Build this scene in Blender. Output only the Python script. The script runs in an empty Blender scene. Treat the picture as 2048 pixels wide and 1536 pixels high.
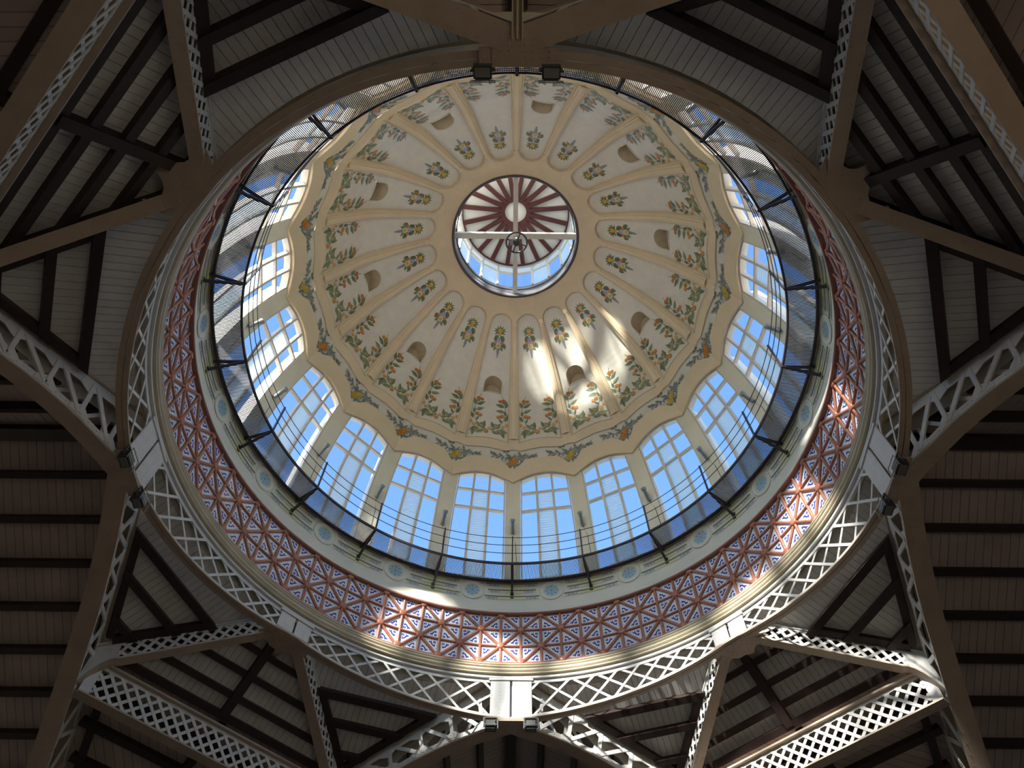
import bpy, math, random
from math import sin, cos, pi, radians, sqrt, atan2, hypot, tan
from mathutils import Matrix, Vector
from mathutils.geometry import delaunay_2d_cdt

# ------------------------------------------------------------------ scene, camera, sky, sun, exposure
SC = bpy.context.scene
COL = SC.collection
TH, DCAM, ROLL, FPX = radians(29.57), 11.73, 0.0096, 1450.0
cam_d = bpy.data.cameras.new('camera'); cam = bpy.data.objects.new('camera', cam_d); COL.objects.link(cam)
cam_d.sensor_width = 36.0; cam_d.lens = FPX / 2048 * 36.0; cam_d.shift_x = -4 / 2048
cam_d.clip_start = 0.1; cam_d.clip_end = 400
_r, _u, _b = Vector((1, 0, 0)), Vector((0, -cos(TH), sin(TH))), Vector((0, -sin(TH), -cos(TH)))
_r2 = _r * cos(ROLL) + _u * sin(ROLL); _u2 = _u * cos(ROLL) - _r * sin(ROLL)
cam.matrix_world = Matrix(((_r2.x, _u2.x, _b.x, 0), (_r2.y, _u2.y, _b.y, -DCAM), (_r2.z, _u2.z, _b.z, 0), (0, 0, 0, 1)))
SC.camera = cam

SUN_AZ, SUN_EL = radians(30), radians(29.0)          # the light travels towards SUN_AZ (measured from +Y to +X), falling at SUN_EL
SKY_STRENGTH, SUN_STRENGTH, EXPOSURE = 0.53, 24.0, 0.0
world = bpy.data.worlds.new('sky'); SC.world = world; world.use_nodes = True
wn, wl = world.node_tree.nodes, world.node_tree.links
wn.clear()
w_out = wn.new('ShaderNodeOutputWorld'); w_bg = wn.new('ShaderNodeBackground')
w_sky = wn.new('ShaderNodeTexSky'); w_sky.sky_type = 'NISHITA'; w_sky.sun_disc = False
w_sky.sun_elevation = SUN_EL; w_sky.sun_rotation = SUN_AZ + pi; w_sky.altitude = 10; w_sky.air_density = 1.0; w_sky.dust_density = 0.6; w_sky.ozone_density = 2.0
w_tc = wn.new('ShaderNodeTexCoord'); w_sep = wn.new('ShaderNodeSeparateXYZ'); wl.new(w_tc.outputs['Generated'], w_sep.inputs[0])
def wmath(op, a, b=None):
    n = wn.new('ShaderNodeMath'); n.operation = op
    for i, x in enumerate((a, b)):
        if x is None: continue
        if isinstance(x, (int, float)): n.inputs[i].default_value = x
        else: wl.new(x, n.inputs[i])
    return n.outputs[0]
w_zz = wmath('ADD', wmath('ABSOLUTE', w_sep.outputs[2]), 0.15)
w_cmb = wn.new('ShaderNodeCombineXYZ')
wl.new(wmath('DIVIDE', w_sep.outputs[0], w_zz), w_cmb.inputs[0]); wl.new(wmath('DIVIDE', w_sep.outputs[1], w_zz), w_cmb.inputs[1])
w_noise = wn.new('ShaderNodeTexNoise'); w_noise.inputs['Scale'].default_value = 1.1; w_noise.inputs['Detail'].default_value = 7; w_noise.inputs['Roughness'].default_value = 0.55
w_map = wn.new('ShaderNodeMapping'); w_map.inputs['Location'].default_value = (3.1, 0.4, 0); wl.new(w_cmb.outputs[0], w_map.inputs[0]); wl.new(w_map.outputs[0], w_noise.inputs['Vector'])
w_ramp = wn.new('ShaderNodeValToRGB'); w_ramp.color_ramp.elements[0].position = 0.56; w_ramp.color_ramp.elements[1].position = 0.72
w_side = wmath('MULTIPLY', wmath('ADD', wmath('MULTIPLY', w_sep.outputs[0], -sin(SUN_AZ)), wmath('MULTIPLY', w_sep.outputs[1], -cos(SUN_AZ))), 0.13)
wl.new(wmath('ADD', w_noise.outputs['Fac'], w_side), w_ramp.inputs[0])
w_mix = wn.new('ShaderNodeMix'); w_mix.data_type = 'RGBA'
wl.new(wmath('MULTIPLY', w_ramp.outputs[0], 0.85), w_mix.inputs['Factor']); w_tint = wn.new('ShaderNodeMix'); w_tint.data_type = 'RGBA'; w_tint.blend_type = 'MULTIPLY'; w_tint.inputs['Factor'].default_value = 1; w_tint.inputs['B'].default_value = (0.80, 0.97, 1.12, 1)
wl.new(w_sky.outputs[0], w_tint.inputs['A']); wl.new(w_tint.outputs['Result'], w_mix.inputs['A']); w_mix.inputs['B'].default_value = (4.6, 4.8, 5.2, 1)
wl.new(w_mix.outputs['Result'], w_bg.inputs['Color']); w_bg.inputs['Strength'].default_value = SKY_STRENGTH
wl.new(w_bg.outputs[0], w_out.inputs[0])

sun_d = bpy.data.lights.new('sun', 'SUN'); sun_d.energy = SUN_STRENGTH; sun_d.angle = radians(3.4); sun_d.color = (1.0, 0.95, 0.86)
sun = bpy.data.objects.new('sun', sun_d); COL.objects.link(sun)
_dir = Vector((sin(SUN_AZ) * cos(SUN_EL), cos(SUN_AZ) * cos(SUN_EL), -sin(SUN_EL)))
sun.rotation_euler = _dir.to_track_quat('-Z', 'Y').to_euler(); sun.location = (-20, -40, 60)

SC.view_settings.view_transform = 'Standard'; SC.view_settings.look = 'None'
SC.view_settings.exposure = EXPOSURE; SC.view_settings.gamma = 1.0; SC.view_settings.use_curve_mapping = False
SC.cycles.use_denoising = True
SC.cycles.max_bounces = 10; SC.cycles.diffuse_bounces = 6; SC.cycles.transparent_max_bounces = 16
SC.cycles.sample_clamp_indirect = 12.0

rnd = random.Random(7)

# ------------------------------------------------------------------ materials
def nmat(name):
    m = bpy.data.materials.new(name); m.use_nodes = True
    return m, m.node_tree.nodes, m.node_tree.links, m.node_tree.nodes['Principled BSDF']
def paint(name, col, rough=0.6, var=0.12, scale=1.5, bump=0.0, metal=0.0, spec=0.4, dirt=None, dirt_amt=0.0):
    m, N, L, b = nmat(name)
    b.inputs['Roughness'].default_value = rough; b.inputs['Metallic'].default_value = metal; b.inputs['Specular IOR Level'].default_value = spec
    tc = N.new('ShaderNodeTexCoord'); geo = N.new('ShaderNodeNewGeometry')
    no = N.new('ShaderNodeTexNoise'); no.inputs['Scale'].default_value = scale; no.inputs['Detail'].default_value = 6; no.inputs['Roughness'].default_value = 0.6
    L.new(geo.outputs['Position'], no.inputs['Vector'])
    rp = N.new('ShaderNodeValToRGB'); rp.color_ramp.elements[0].position = 0.3; rp.color_ramp.elements[1].position = 0.7
    rp.color_ramp.elements[0].color = tuple(c * (1 - var) for c in col) + (1,); rp.color_ramp.elements[1].color = tuple(min(1, c * (1 + var)) for c in col) + (1,)
    L.new(no.outputs['Fac'], rp.inputs[0]); out = rp.outputs[0]
    if dirt:
        n2 = N.new('ShaderNodeTexNoise'); n2.inputs['Scale'].default_value = scale * 0.45; n2.inputs['Detail'].default_value = 8; n2.inputs['Roughness'].default_value = 0.7
        L.new(geo.outputs['Position'], n2.inputs['Vector'])
        r2 = N.new('ShaderNodeValToRGB'); r2.color_ramp.elements[0].position = 0.55; r2.color_ramp.elements[1].position = 0.75
        r2.color_ramp.elements[1].color = (dirt_amt,) * 3 + (1,)
        L.new(n2.outputs['Fac'], r2.inputs[0])
        mx = N.new('ShaderNodeMix'); mx.data_type = 'RGBA'; L.new(r2.outputs[0], mx.inputs['Factor']); L.new(out, mx.inputs['A']); mx.inputs['B'].default_value = dirt + (1,)
        out = mx.outputs['Result']
    L.new(out, b.inputs['Base Color'])
    if bump:
        bp = N.new('ShaderNodeBump'); bp.inputs['Strength'].default_value = bump; bp.inputs['Distance'].default_value = 0.02
        n3 = N.new('ShaderNodeTexNoise'); n3.inputs['Scale'].default_value = 22; n3.inputs['Detail'].default_value = 4
        L.new(geo.outputs['Position'], n3.inputs['Vector']); L.new(n3.outputs['Fac'], bp.inputs['Height']); L.new(bp.outputs[0], b.inputs['Normal'])
    return m
M = {}
M['cream'] = paint('cream_plaster', (0.73, 0.595, 0.40), 0.5, 0.05, 0.8, dirt=(0.42, 0.30, 0.18), dirt_amt=0.18)
M['panel'] = paint('pale_tile_panel', (0.70, 0.66, 0.565), 0.32, 0.06, 2.2, 0.08)
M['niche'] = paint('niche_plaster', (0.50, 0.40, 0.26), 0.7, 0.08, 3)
M['drum'] = paint('cream_drum_plaster', (0.74, 0.70, 0.58), 0.45, 0.05, 1.0, dirt=(0.5, 0.45, 0.25), dirt_amt=0.25)
M['pillar'] = paint('pillar_plaster', (0.72, 0.67, 0.54), 0.55, 0.06, 1.2, dirt=(0.4, 0.32, 0.2), dirt_amt=0.2)
M['frame'] = paint('window_frame_paint', (0.66, 0.60, 0.52), 0.5, 0.06, 3)
M['terra'] = paint('terracotta_glaze', (0.44, 0.175, 0.11), 0.28, 0.16, 5, 0.1, spec=0.6)
M['redband'] = paint('brown_red_moulding', (0.30, 0.12, 0.08), 0.4, 0.1, 3)
M['cornice'] = paint('cornice_paint', (0.60, 0.53, 0.38), 0.4, 0.08, 1.5, dirt=(0.3, 0.22, 0.14), dirt_amt=0.25)
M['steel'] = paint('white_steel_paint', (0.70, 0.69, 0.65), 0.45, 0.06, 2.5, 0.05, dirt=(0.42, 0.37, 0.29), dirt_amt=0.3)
M['soffit'] = paint('shaded_steel_paint', (0.46, 0.36, 0.27), 0.5, 0.08, 1.8, 0.05, dirt=(0.26, 0.18, 0.12), dirt_amt=0.4)  # the white steel paint again, with underside shade put into a browner colour
M['joist'] = paint('dark_stained_timber', (0.035, 0.020, 0.017), 0.5, 0.2, 3)
M['darkmetal'] = paint('dark_grey_metal', (0.055, 0.048, 0.06), 0.45, 0.1, 4, metal=0.3)
M['lampmetal'] = paint('grey_lamp_metal', (0.30, 0.31, 0.30), 0.4, 0.1, 6, metal=0.3)
M['lampdark'] = paint('dark_lamp_housing', (0.05, 0.048, 0.045), 0.5, 0.1, 6)
M['lampglass'] = paint('dim_lamp_glass', (0.20, 0.20, 0.18), 0.15, 0.05, 6)
M['chrome'] = paint('worn_iron', (0.13, 0.11, 0.12), 0.3, 0.2, 6, metal=0.7)
M['lantwood'] = paint('red_brown_timber', (0.085, 0.022, 0.018), 0.45, 0.15, 4)
M['lantboard'] = paint('pale_lantern_boards', (0.70, 0.68, 0.60), 0.5, 0.04, 3)
M['lantdrum'] = paint('grey_lantern_metal', (0.30, 0.30, 0.31), 0.35, 0.1, 2, metal=0.4)
M['lantrim'] = paint('dark_rim_metal', (0.10, 0.08, 0.08), 0.4, 0.1, 2)
M['floor'] = paint('market_floor', (0.48, 0.40, 0.31), 0.6, 0.1, 0.3)
M['wall'] = paint('market_wall', (0.40, 0.36, 0.30), 0.8, 0.1, 0.3)
M['grout'] = paint('tile_grout', (0.55, 0.52, 0.50), 0.7, 0.05, 4)
M['backing'] = paint('dark_roof_backing', (0.06, 0.05, 0.045), 0.9, 0.1, 2)

def boards_material(name, col, pitch, axis, gap_dark=0.45):
    m, N, L, b = nmat(name); b.inputs['Roughness'].default_value = 0.6
    tc = N.new('ShaderNodeTexCoord'); sp = N.new('ShaderNodeSeparateXYZ'); L.new(tc.outputs['Object'], sp.inputs[0])
    def mth(op, a, c):
        n = N.new('ShaderNodeMath'); n.operation = op
        for i, x in enumerate((a, c)):
            if isinstance(x, (int, float)): n.inputs[i].default_value = x
            else: L.new(x, n.inputs[i])
        return n.outputs[0]
    t = mth('DIVIDE', sp.outputs[axis], pitch); fr = mth('FRACT', t, 0); cell = mth('FLOOR', t, 0)
    wn_ = N.new('ShaderNodeTexWhiteNoise'); wn_.noise_dimensions = '1D'; L.new(cell, wn_.inputs['W'])
    line = mth('LESS_THAN', fr, 0.10)
    val = mth('MULTIPLY', mth('ADD', 0.88, mth('MULTIPLY', wn_.outputs['Value'], 0.2)), mth('SUBTRACT', 1.0, mth('MULTIPLY', line, gap_dark)))
    mx = N.new('ShaderNodeMix'); mx.data_type = 'RGBA'; mx.blend_type = 'MULTIPLY'; mx.inputs['Factor'].default_value = 1
    mx.inputs['A'].default_value = col + (1,)
    cb = N.new('ShaderNodeCombineColor')
    for i in range(3): L.new(val, cb.inputs[i])
    L.new(cb.outputs[0], mx.inputs['B']); L.new(mx.outputs['Result'], b.inputs['Base Color'])
    return m
M['naveboard'] = boards_material('nave_ceiling_boards', (0.46, 0.37, 0.32), 0.24, 1)
M['hallboard'] = paint('hall_roof_board', (0.46, 0.37, 0.32), 0.6, 0.10, 1.2)
M['board'] = paint('white_painted_board', (0.70, 0.68, 0.64), 0.55, 0.07, 2.0, dirt=(0.36, 0.28, 0.2), dirt_amt=0.45)

def glass_material(name, tint, gloss=0.08, translucent=0.0, tcol=(0.85, 0.88, 0.9)):
    m, N, L, b = nmat(name); N.remove(b); out = N['Material Output']
    tr = N.new('ShaderNodeBsdfTransparent'); tr.inputs[0].default_value = tint + (1,)
    gl = N.new('ShaderNodeBsdfGlossy'); gl.inputs['Roughness'].default_value = 0.05
    mx = N.new('ShaderNodeMixShader'); mx.inputs[0].default_value = gloss
    src = tr.outputs[0]
    if translucent:
        tl = N.new('ShaderNodeBsdfTranslucent'); tl.inputs[0].default_value = tcol + (1,)
        df = N.new('ShaderNodeBsdfDiffuse'); df.inputs[0].default_value = tcol + (1,)
        m0 = N.new('ShaderNodeMixShader'); m0.inputs[0].default_value = 0.25; L.new(tl.outputs[0], m0.inputs[1]); L.new(df.outputs[0], m0.inputs[2])
        m1 = N.new('ShaderNodeMixShader'); m1.inputs[0].default_value = translucent; L.new(tr.outputs[0], m1.inputs[1]); L.new(m0.outputs[0], m1.inputs[2]); src = m1.outputs[0]
    L.new(src, mx.inputs[1]); L.new(gl.outputs[0], mx.inputs[2]); L.new(mx.outputs[0], out.inputs['Surface'])
    return m
M['glass'] = glass_material('clear_window_glass', (0.94, 0.97, 1.0), 0.05)
M['frost'] = glass_material('frosted_louvre_glass', (0.85, 0.9, 0.93), 0.05, 0.55)

def attr_material(name, rough=0.45):
    m, N, L, b = nmat(name); b.inputs['Roughness'].default_value = rough
    a = N.new('ShaderNodeAttribute'); a.attribute_name = 'Col'; geo = N.new('ShaderNodeNewGeometry')
    no = N.new('ShaderNodeTexNoise'); no.inputs['Scale'].default_value = 14; no.inputs['Detail'].default_value = 4; L.new(geo.outputs['Position'], no.inputs['Vector'])
    rp = N.new('ShaderNodeValToRGB'); rp.color_ramp.elements[0].color = (0.72, 0.72, 0.72, 1); rp.color_ramp.elements[1].color = (1.25, 1.25, 1.25, 1); rp.color_ramp.elements[0].position = .3; rp.color_ramp.elements[1].position = .7
    L.new(no.outputs['Fac'], rp.inputs[0])
    mx = N.new('ShaderNodeMix'); mx.data_type = 'RGBA'; mx.blend_type = 'MULTIPLY'; mx.inputs['Factor'].default_value = 1
    L.new(a.outputs['Color'], mx.inputs['A']); L.new(rp.outputs[0], mx.inputs['B']); L.new(mx.outputs['Result'], b.inputs['Base Color'])
    return m
M['motif'] = attr_material('painted_ceramic_motif', 0.35)

def nodes_math(N, L):
    def f(op, a, c=0.0, d=0.0):
        n = N.new('ShaderNodeMath'); n.operation = op
        for i, x in enumerate((a, c, d)):
            if isinstance(x, (int, float)): n.inputs[i].default_value = x
            else: L.new(x, n.inputs[i])
        return n.outputs[0]
    return f
def tile_material():
    m, N, L, b = nmat('blue_and_white_glazed_tile'); b.inputs['Roughness'].default_value = 0.18; b.inputs['Specular IOR Level'].default_value = 0.6
    f = nodes_math(N, L)
    uv = N.new('ShaderNodeUVMap'); uv.uv_map = 'UVMap'; sp = N.new('ShaderNodeSeparateXYZ'); L.new(uv.outputs[0], sp.inputs[0])
    x, y = sp.outputs[0], sp.outputs[1]                       # legs of the tile run 0..1 from the right angle
    dh = f('SUBTRACT', 1.0, f('ADD', x, y)); dl = f('SUBTRACT', x, y)
    wob = f('MULTIPLY', f('SINE', f('MULTIPLY', dl, 16.0)), 0.022)
    bar = f('MULTIPLY', f('LESS_THAN', f('ABSOLUTE', f('SUBTRACT', f('SUBTRACT', dh, 0.30), wob)), 0.066), f('LESS_THAN', f('ABSOLUTE', dl), 0.36))
    def disc(cx, cy, r0, r1):
        d = f('SQRT', f('ADD', f('POWER', f('SUBTRACT', x, cx), 2.0), f('POWER', f('SUBTRACT', y, cy), 2.0)))
        return f('MULTIPLY', f('LESS_THAN', d, r1), f('GREATER_THAN', d, r0))
    fl = disc(0.20, 0.20, 0.022, 0.088)
    p1 = disc(0.40, 0.18, -1, 0.045); p2 = disc(0.18, 0.40, -1, 0.045)
    dark = f('MINIMUM', f('ADD', f('ADD', bar, fl), f('ADD', p1, p2)), 1.0)
    no = N.new('ShaderNodeTexNoise'); no.inputs['Scale'].default_value = 13; no.inputs['Detail'].default_value = 3; L.new(uv.outputs[0], no.inputs['Vector'])
    edge = f('MINIMUM', f('MINIMUM', x, y), dh)
    fleck = f('MULTIPLY', f('GREATER_THAN', no.outputs['Fac'], 0.56), f('LESS_THAN', edge, 0.13))
    m1 = N.new('ShaderNodeMix'); m1.data_type = 'RGBA'; m1.inputs['A'].default_value = (0.86, 0.88, 0.92, 1); m1.inputs['B'].default_value = (0.16, 0.24, 0.42, 1); L.new(f('MULTIPLY', fleck, 0.75), m1.inputs['Factor'])
    m2 = N.new('ShaderNodeMix'); m2.data_type = 'RGBA'; m2.inputs['B'].default_value = (0.035, 0.045, 0.30, 1); L.new(m1.outputs['Result'], m2.inputs['A']); L.new(dark, m2.inputs['Factor'])
    L.new(m2.outputs['Result'], b.inputs['Base Color'])
    return m
M['tile'] = tile_material()
def roundel_material():
    m, N, L, b = nmat('blue_petal_roundel'); b.inputs['Roughness'].default_value = 0.25
    f = nodes_math(N, L)
    uv = N.new('ShaderNodeUVMap'); uv.uv_map = 'UVMap'; sp = N.new('ShaderNodeSeparateXYZ'); L.new(uv.outputs[0], sp.inputs[0])
    x, y = sp.outputs[0], sp.outputs[1]
    r = f('SQRT', f('ADD', f('POWER', x, 2.0), f('POWER', y, 2.0))); a = f('ARCTAN2', y, x)
    pet = f('ABSOLUTE', f('COSINE', f('MULTIPLY', a, 4.0)))
    petal = f('MULTIPLY', f('MULTIPLY', f('GREATER_THAN', pet, 0.42), f('LESS_THAN', r, 0.88)), f('GREATER_THAN', r, 0.14))
    core = f('LESS_THAN', r, 0.13)
    m1 = N.new('ShaderNodeMix'); m1.data_type = 'RGBA'; m1.inputs['A'].default_value = (0.62, 0.62, 0.36, 1); m1.inputs['B'].default_value = (0.24, 0.42, 0.66, 1); L.new(petal, m1.inputs['Factor'])
    m2 = N.new('ShaderNodeMix'); m2.data_type = 'RGBA'; m2.inputs['B'].default_value = (0.35, 0.22, 0.12, 1); L.new(m1.outputs['Result'], m2.inputs['A']); L.new(core, m2.inputs['Factor'])
    L.new(m2.outputs['Result'], b.inputs['Base Color'])
    return m
M['roundel'] = roundel_material()
def strip_material():
    m, N, L, b = nmat('painted_groove_strip'); b.inputs['Roughness'].default_value = 0.35
    f = nodes_math(N, L)
    uv = N.new('ShaderNodeUVMap'); uv.uv_map = 'UVMap'; sp = N.new('ShaderNodeSeparateXYZ'); L.new(uv.outputs[0], sp.inputs[0])
    x, y = sp.outputs[0], sp.outputs[1]                       # x -1..1 along, y 0..1 up
    ax = f('ABSOLUTE', x)
    yel = f('MAXIMUM', f('SUBTRACT', 1.0, f('MULTIPLY', ax, 2.2)), 0.0)
    hw = f('ADD', f('MULTIPLY', f('ABSOLUTE', f('SINE', f('MULTIPLY', ax, 21.0))), 0.30), 0.05)
    blue = f('MULTIPLY', f('MULTIPLY', f('GREATER_THAN', ax, 0.52), f('LESS_THAN', ax, 0.93)), f('LESS_THAN', f('ABSOLUTE', f('SUBTRACT', y, 0.5)), hw))
    m1 = N.new('ShaderNodeMix'); m1.data_type = 'RGBA'; m1.inputs['A'].default_value = (0.66, 0.62, 0.46, 1); m1.inputs['B'].default_value = (0.60, 0.60, 0.20, 1); L.new(yel, m1.inputs['Factor'])
    m2 = N.new('ShaderNodeMix'); m2.data_type = 'RGBA'; m2.inputs['B'].default_value = (0.16, 0.24, 0.48, 1); L.new(m1.outputs['Result'], m2.inputs['A']); L.new(f('MULTIPLY', blue, 0.8), m2.inputs['Factor'])
    L.new(m2.outputs['Result'], b.inputs['Base Color'])
    return m
M['strip'] = strip_material()
M['groove'] = paint('groove_shadow_line', (0.30, 0.26, 0.15), 0.6, 0.1, 4)  # dark strip standing in for the shadow along the top of each groove

# ------------------------------------------------------------------ mesh helpers
class MB:
    def __init__(s): s.v, s.f, s.uv, s.col = [], [], {}, {}
    def add(s, pts): 
        i = len(s.v); s.v.extend([tuple(p) for p in pts]); return i
    def face(s, idx, uv=None, col=None):
        s.f.append(tuple(idx))
        if uv: s.uv[len(s.f) - 1] = uv
        if col: s.col[len(s.f) - 1] = col
    def poly(s, pts, uv=None, col=None):
        i = s.add(pts); s.face(range(i, i + len(pts)), uv, col)
    def hexa(s, c):                                   # 8 corners: 0-3 bottom loop, 4-7 top loop
        i = s.add(c)
        for q in ((0, 3, 2, 1), (4, 5, 6, 7), (0, 1, 5, 4), (1, 2, 6, 5), (2, 3, 7, 6), (3, 0, 4, 7)): s.face([i + k for k in q])
    def box(s, lo, hi):
        x0, y0, z0 = lo; x1, y1, z1 = hi
        s.hexa([(x0, y0, z0), (x1, y0, z0), (x1, y1, z0), (x0, y1, z0), (x0, y0, z1), (x1, y0, z1), (x1, y1, z1), (x0, y1, z1)])
    def bar(s, p0, p1, w, t, up=(0, 0, 1)):           # w along the side axis, t along "up"
        p0, p1, up = Vector(p0), Vector(p1), Vector(up)
        d = (p1 - p0).normalized(); a = d.cross(up)
        if a.length < 1e-5: a = d.cross(Vector((1, 0, 0)))
        a.normalize(); n = a.cross(d).normalized(); a *= w / 2; n *= t / 2
        s.hexa([p0 - a - n, p0 + a - n, p0 + a + n, p0 - a + n, p1 - a - n, p1 + a - n, p1 + a + n, p1 - a + n])
    def tube(s, pts, r, n=6, closed=False, cap=True):
        pts = [Vector(p) for p in pts]; m = len(pts); rings = []
        for i in range(m):
            if closed: d = pts[(i + 1) % m] - pts[i - 1]
            else: d = pts[min(i + 1, m - 1)] - pts[max(i - 1, 0)]
            d.normalize(); up = Vector((0, 0, 1)) if abs(d.z) < 0.95 else Vector((1, 0, 0))
            a = d.cross(up).normalized(); b = d.cross(a).normalized(); rr = r[i] if isinstance(r, (list, tuple)) else r
            rings.append(s.add([pts[i] + (a * cos(2 * pi * k / n) + b * sin(2 * pi * k / n)) * rr for k in range(n)]))
        for i in range(m if closed else m - 1):
            a, b = rings[i], rings[(i + 1) % m]
            for k in range(n): s.face((a + k, a + (k + 1) % n, b + (k + 1) % n, b + k))
        if cap and not closed:
            s.face([rings[0] + k for k in range(n)][::-1]); s.face([rings[-1] + k for k in range(n)])
    def lathe(s, prof, n=180, a0=0.0, a1=2 * pi, closed_prof=False):
        full = abs(a1 - a0 - 2 * pi) < 1e-6; m = n if full else n + 1; base = []
        for i in range(m):
            a = a0 + (a1 - a0) * i / n; base.append(s.add([(r * sin(a), r * cos(a), z) for r, z in prof]))
        k = len(prof)
        for i in range(n):
            a, b = base[i], base[(i + 1) % m]
            for j in range(k if closed_prof else k - 1):
                j2 = (j + 1) % k; s.face((a + j, b + j, b + j2, a + j2))
    def sweep(s, path, sect):                          # sect(i) -> loop of points at station i; closed loop, capped
        loops = [s.add(sect(p)) for p in path]; n = len(sect(path[0]))
        for i in range(len(loops) - 1):
            a, b = loops[i], loops[i + 1]
            for k in range(n): s.face((a + k, a + (k + 1) % n, b + (k + 1) % n, b + k))
        s.face([loops[0] + k for k in range(n)][::-1]); s.face([loops[-1] + k for k in range(n)])
    def mesh(s, name, mat, smooth=False, off=(0, 0, 0)):
        me = bpy.data.meshes.new(name)
        ox, oy, oz = off
        me.from_pydata([(x - ox, y - oy, z - oz) for x, y, z in s.v], [], s.f)
        if s.uv:
            ul = me.uv_layers.new(name='UVMap').data
            for p in me.polygons:
                u = s.uv.get(p.index)
                if u:
                    for li, c in zip(p.loop_indices, u): ul[li].uv = c
        if s.col:
            cl = me.color_attributes.new('Col', 'FLOAT_COLOR', 'CORNER').data
            for p in me.polygons:
                c = s.col.get(p.index, (0.5, 0.5, 0.5)); 
                for li in p.loop_indices: cl[li].color = tuple(c) + (1,)
        me.materials.append(mat)
        if smooth: me.polygons.foreach_set('use_smooth', [True] * len(me.polygons))
        me.update()
        return me
def obj(name, me, parent=None, loc=None, mat=None):
    o = bpy.data.objects.new(name, me); COL.objects.link(o)
    if parent: o.parent = parent
    if loc is not None: o.location = loc
    if mat is not None: o.matrix_local = mat
    return o
def tag(o, label=None, cat=None, group=None, kind=None):
    if label: o['label'] = label
    if cat: o['category'] = cat
    if group: o['group'] = group
    if kind: o['kind'] = kind
    return o
def empty(name, mat=None, loc=None):
    o = bpy.data.objects.new(name, None); COL.objects.link(o); o.empty_display_size = 0.2
    if loc is not None: o.location = loc
    if mat is not None: o.matrix_world = mat
    return o
def rotz(a): return Matrix.Rotation(-a, 4, 'Z')       # turns +Y (bottom of the picture) by a towards +X
ORD = ['', 'first', 'second', 'third', 'fourth', 'fifth', 'sixth', 'seventh', 'eighth', 'ninth', 'tenth']
SIDE = {0: 'bottom', 45: 'lower right', 90: 'right', 135: 'upper right', 180: 'top', 225: 'upper left', 270: 'left', 315: 'lower left'}
def norm180(a):
    a = a % 360
    return a - 360 if a > 180 else a

# ------------------------------------------------------------------ meridian of the dome (radius, height over the camera)
MER = [(10.37, 21.54), (10.33, 22.3), (10.16, 24.5), (9.83, 26.3), (9.4, 27.68), (8.96, 28.73), (8.37, 29.88), (7.65, 31.2), (6.88, 32.45), (5.2, 34.24), (4.05, 35.17), (3.2, 35.6)]
def catmull(P, n=24):
    out = []
    for i in range(len(P) - 1):
        p0 = P[i - 1] if i else (2 * P[0][0] - P[1][0], 2 * P[0][1] - P[1][1]); p1, p2 = P[i], P[i + 1]
        p3 = P[i + 2] if i + 2 < len(P) else (2 * p2[0] - p1[0], 2 * p2[1] - p1[1])
        for k in range(n):
            t = k / n; t2, t3 = t * t, t * t * t
            out.append(tuple(0.5 * (2 * p1[j] + (p2[j] - p0[j]) * t + (2 * p0[j] - 5 * p1[j] + 4 * p2[j] - p3[j]) * t2 + (-p0[j] + 3 * p1[j] - 3 * p2[j] + p3[j]) * t3) for j in (0, 1)))
    return out + [P[-1]]
_mc = catmull(MER); _ms = [0.0]
for _i in range(1, len(_mc)): _ms.append(_ms[-1] + hypot(_mc[_i][0] - _mc[_i - 1][0], _mc[_i][1] - _mc[_i - 1][1]))
import bisect
def mer(s):
    i = min(max(bisect.bisect_right(_ms, s) - 1, 0), len(_ms) - 2); t = (s - _ms[i]) / (_ms[i + 1] - _ms[i])
    a, b = _mc[i], _mc[i + 1]; dr, dh = b[0] - a[0], b[1] - a[1]; l = hypot(dr, dh)
    return a[0] + dr * t, a[1] + dh * t, dh / l, -dr / l       # R, h, outward normal (r, h)
def s_of_h(h):
    hs = [c[1] for c in _mc]; i = min(max(bisect.bisect_right(hs, h) - 1, 0), len(hs) - 2)
    t = (h - hs[i]) / (hs[i + 1] - hs[i]); return _ms[i] + t * (_ms[i + 1] - _ms[i])
C9, S9 = cos(radians(9)), sin(radians(9))
def FM(u, s, off=0.0):                                 # flat bay facet, centred on +Y
    R, h, nr, nh = mer(s); return (u, R * C9 + off * nr, h + off * nh)
def GM(u, s, off=0.0):                                 # centred on a rib / pillar
    R, h, nr, nh = mer(s); return (u, R + off * nr, h + off * nh)
def hw(s): return mer(s)[0] * S9
def in_poly(p, P):
    x, y = p; c = False; j = len(P) - 1
    for i in range(len(P)):
        if (P[i][1] > y) != (P[j][1] > y) and x < (P[j][0] - P[i][0]) * (y - P[i][1]) / (P[j][1] - P[i][1]) + P[i][0]: c = not c
        j = i
    return c
def fill(mb, outer, holes, step, fmap, flip=False):
    """triangulate an outline with holes in (u, s) and lift it with fmap"""
    pts, edges = [], []
    for loop in [outer] + holes:
        b = len(pts); pts += [Vector(p) for p in loop]; edges += [(b + i, b + (i + 1) % len(loop)) for i in range(len(loop))]
    us = [p[0] for p in outer]; ss = [p[1] for p in outer]
    y = min(ss) + step * 0.5
    while y < max(ss):
        x = min(us) + step * 0.5
        while x < max(us):
            if in_poly((x, y), outer) and not any(in_poly((x, y), h) for h in holes): pts.append(Vector((x, y)))
            x += step
        y += step
    V, _, Fc, *_ = delaunay_2d_cdt(pts, edges, [], 0, 1e-6)
    b = mb.add([fmap(p.x, p.y) for p in V])
    for t in Fc:
        c = (sum(V[i].x for i in t) / 3, sum(V[i].y for i in t) / 3)
        if in_poly(c, outer) and not any(in_poly(c, h) for h in holes):
            t = list(t); mb.face([b + i for i in (t[::-1] if flip else t)])

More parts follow.
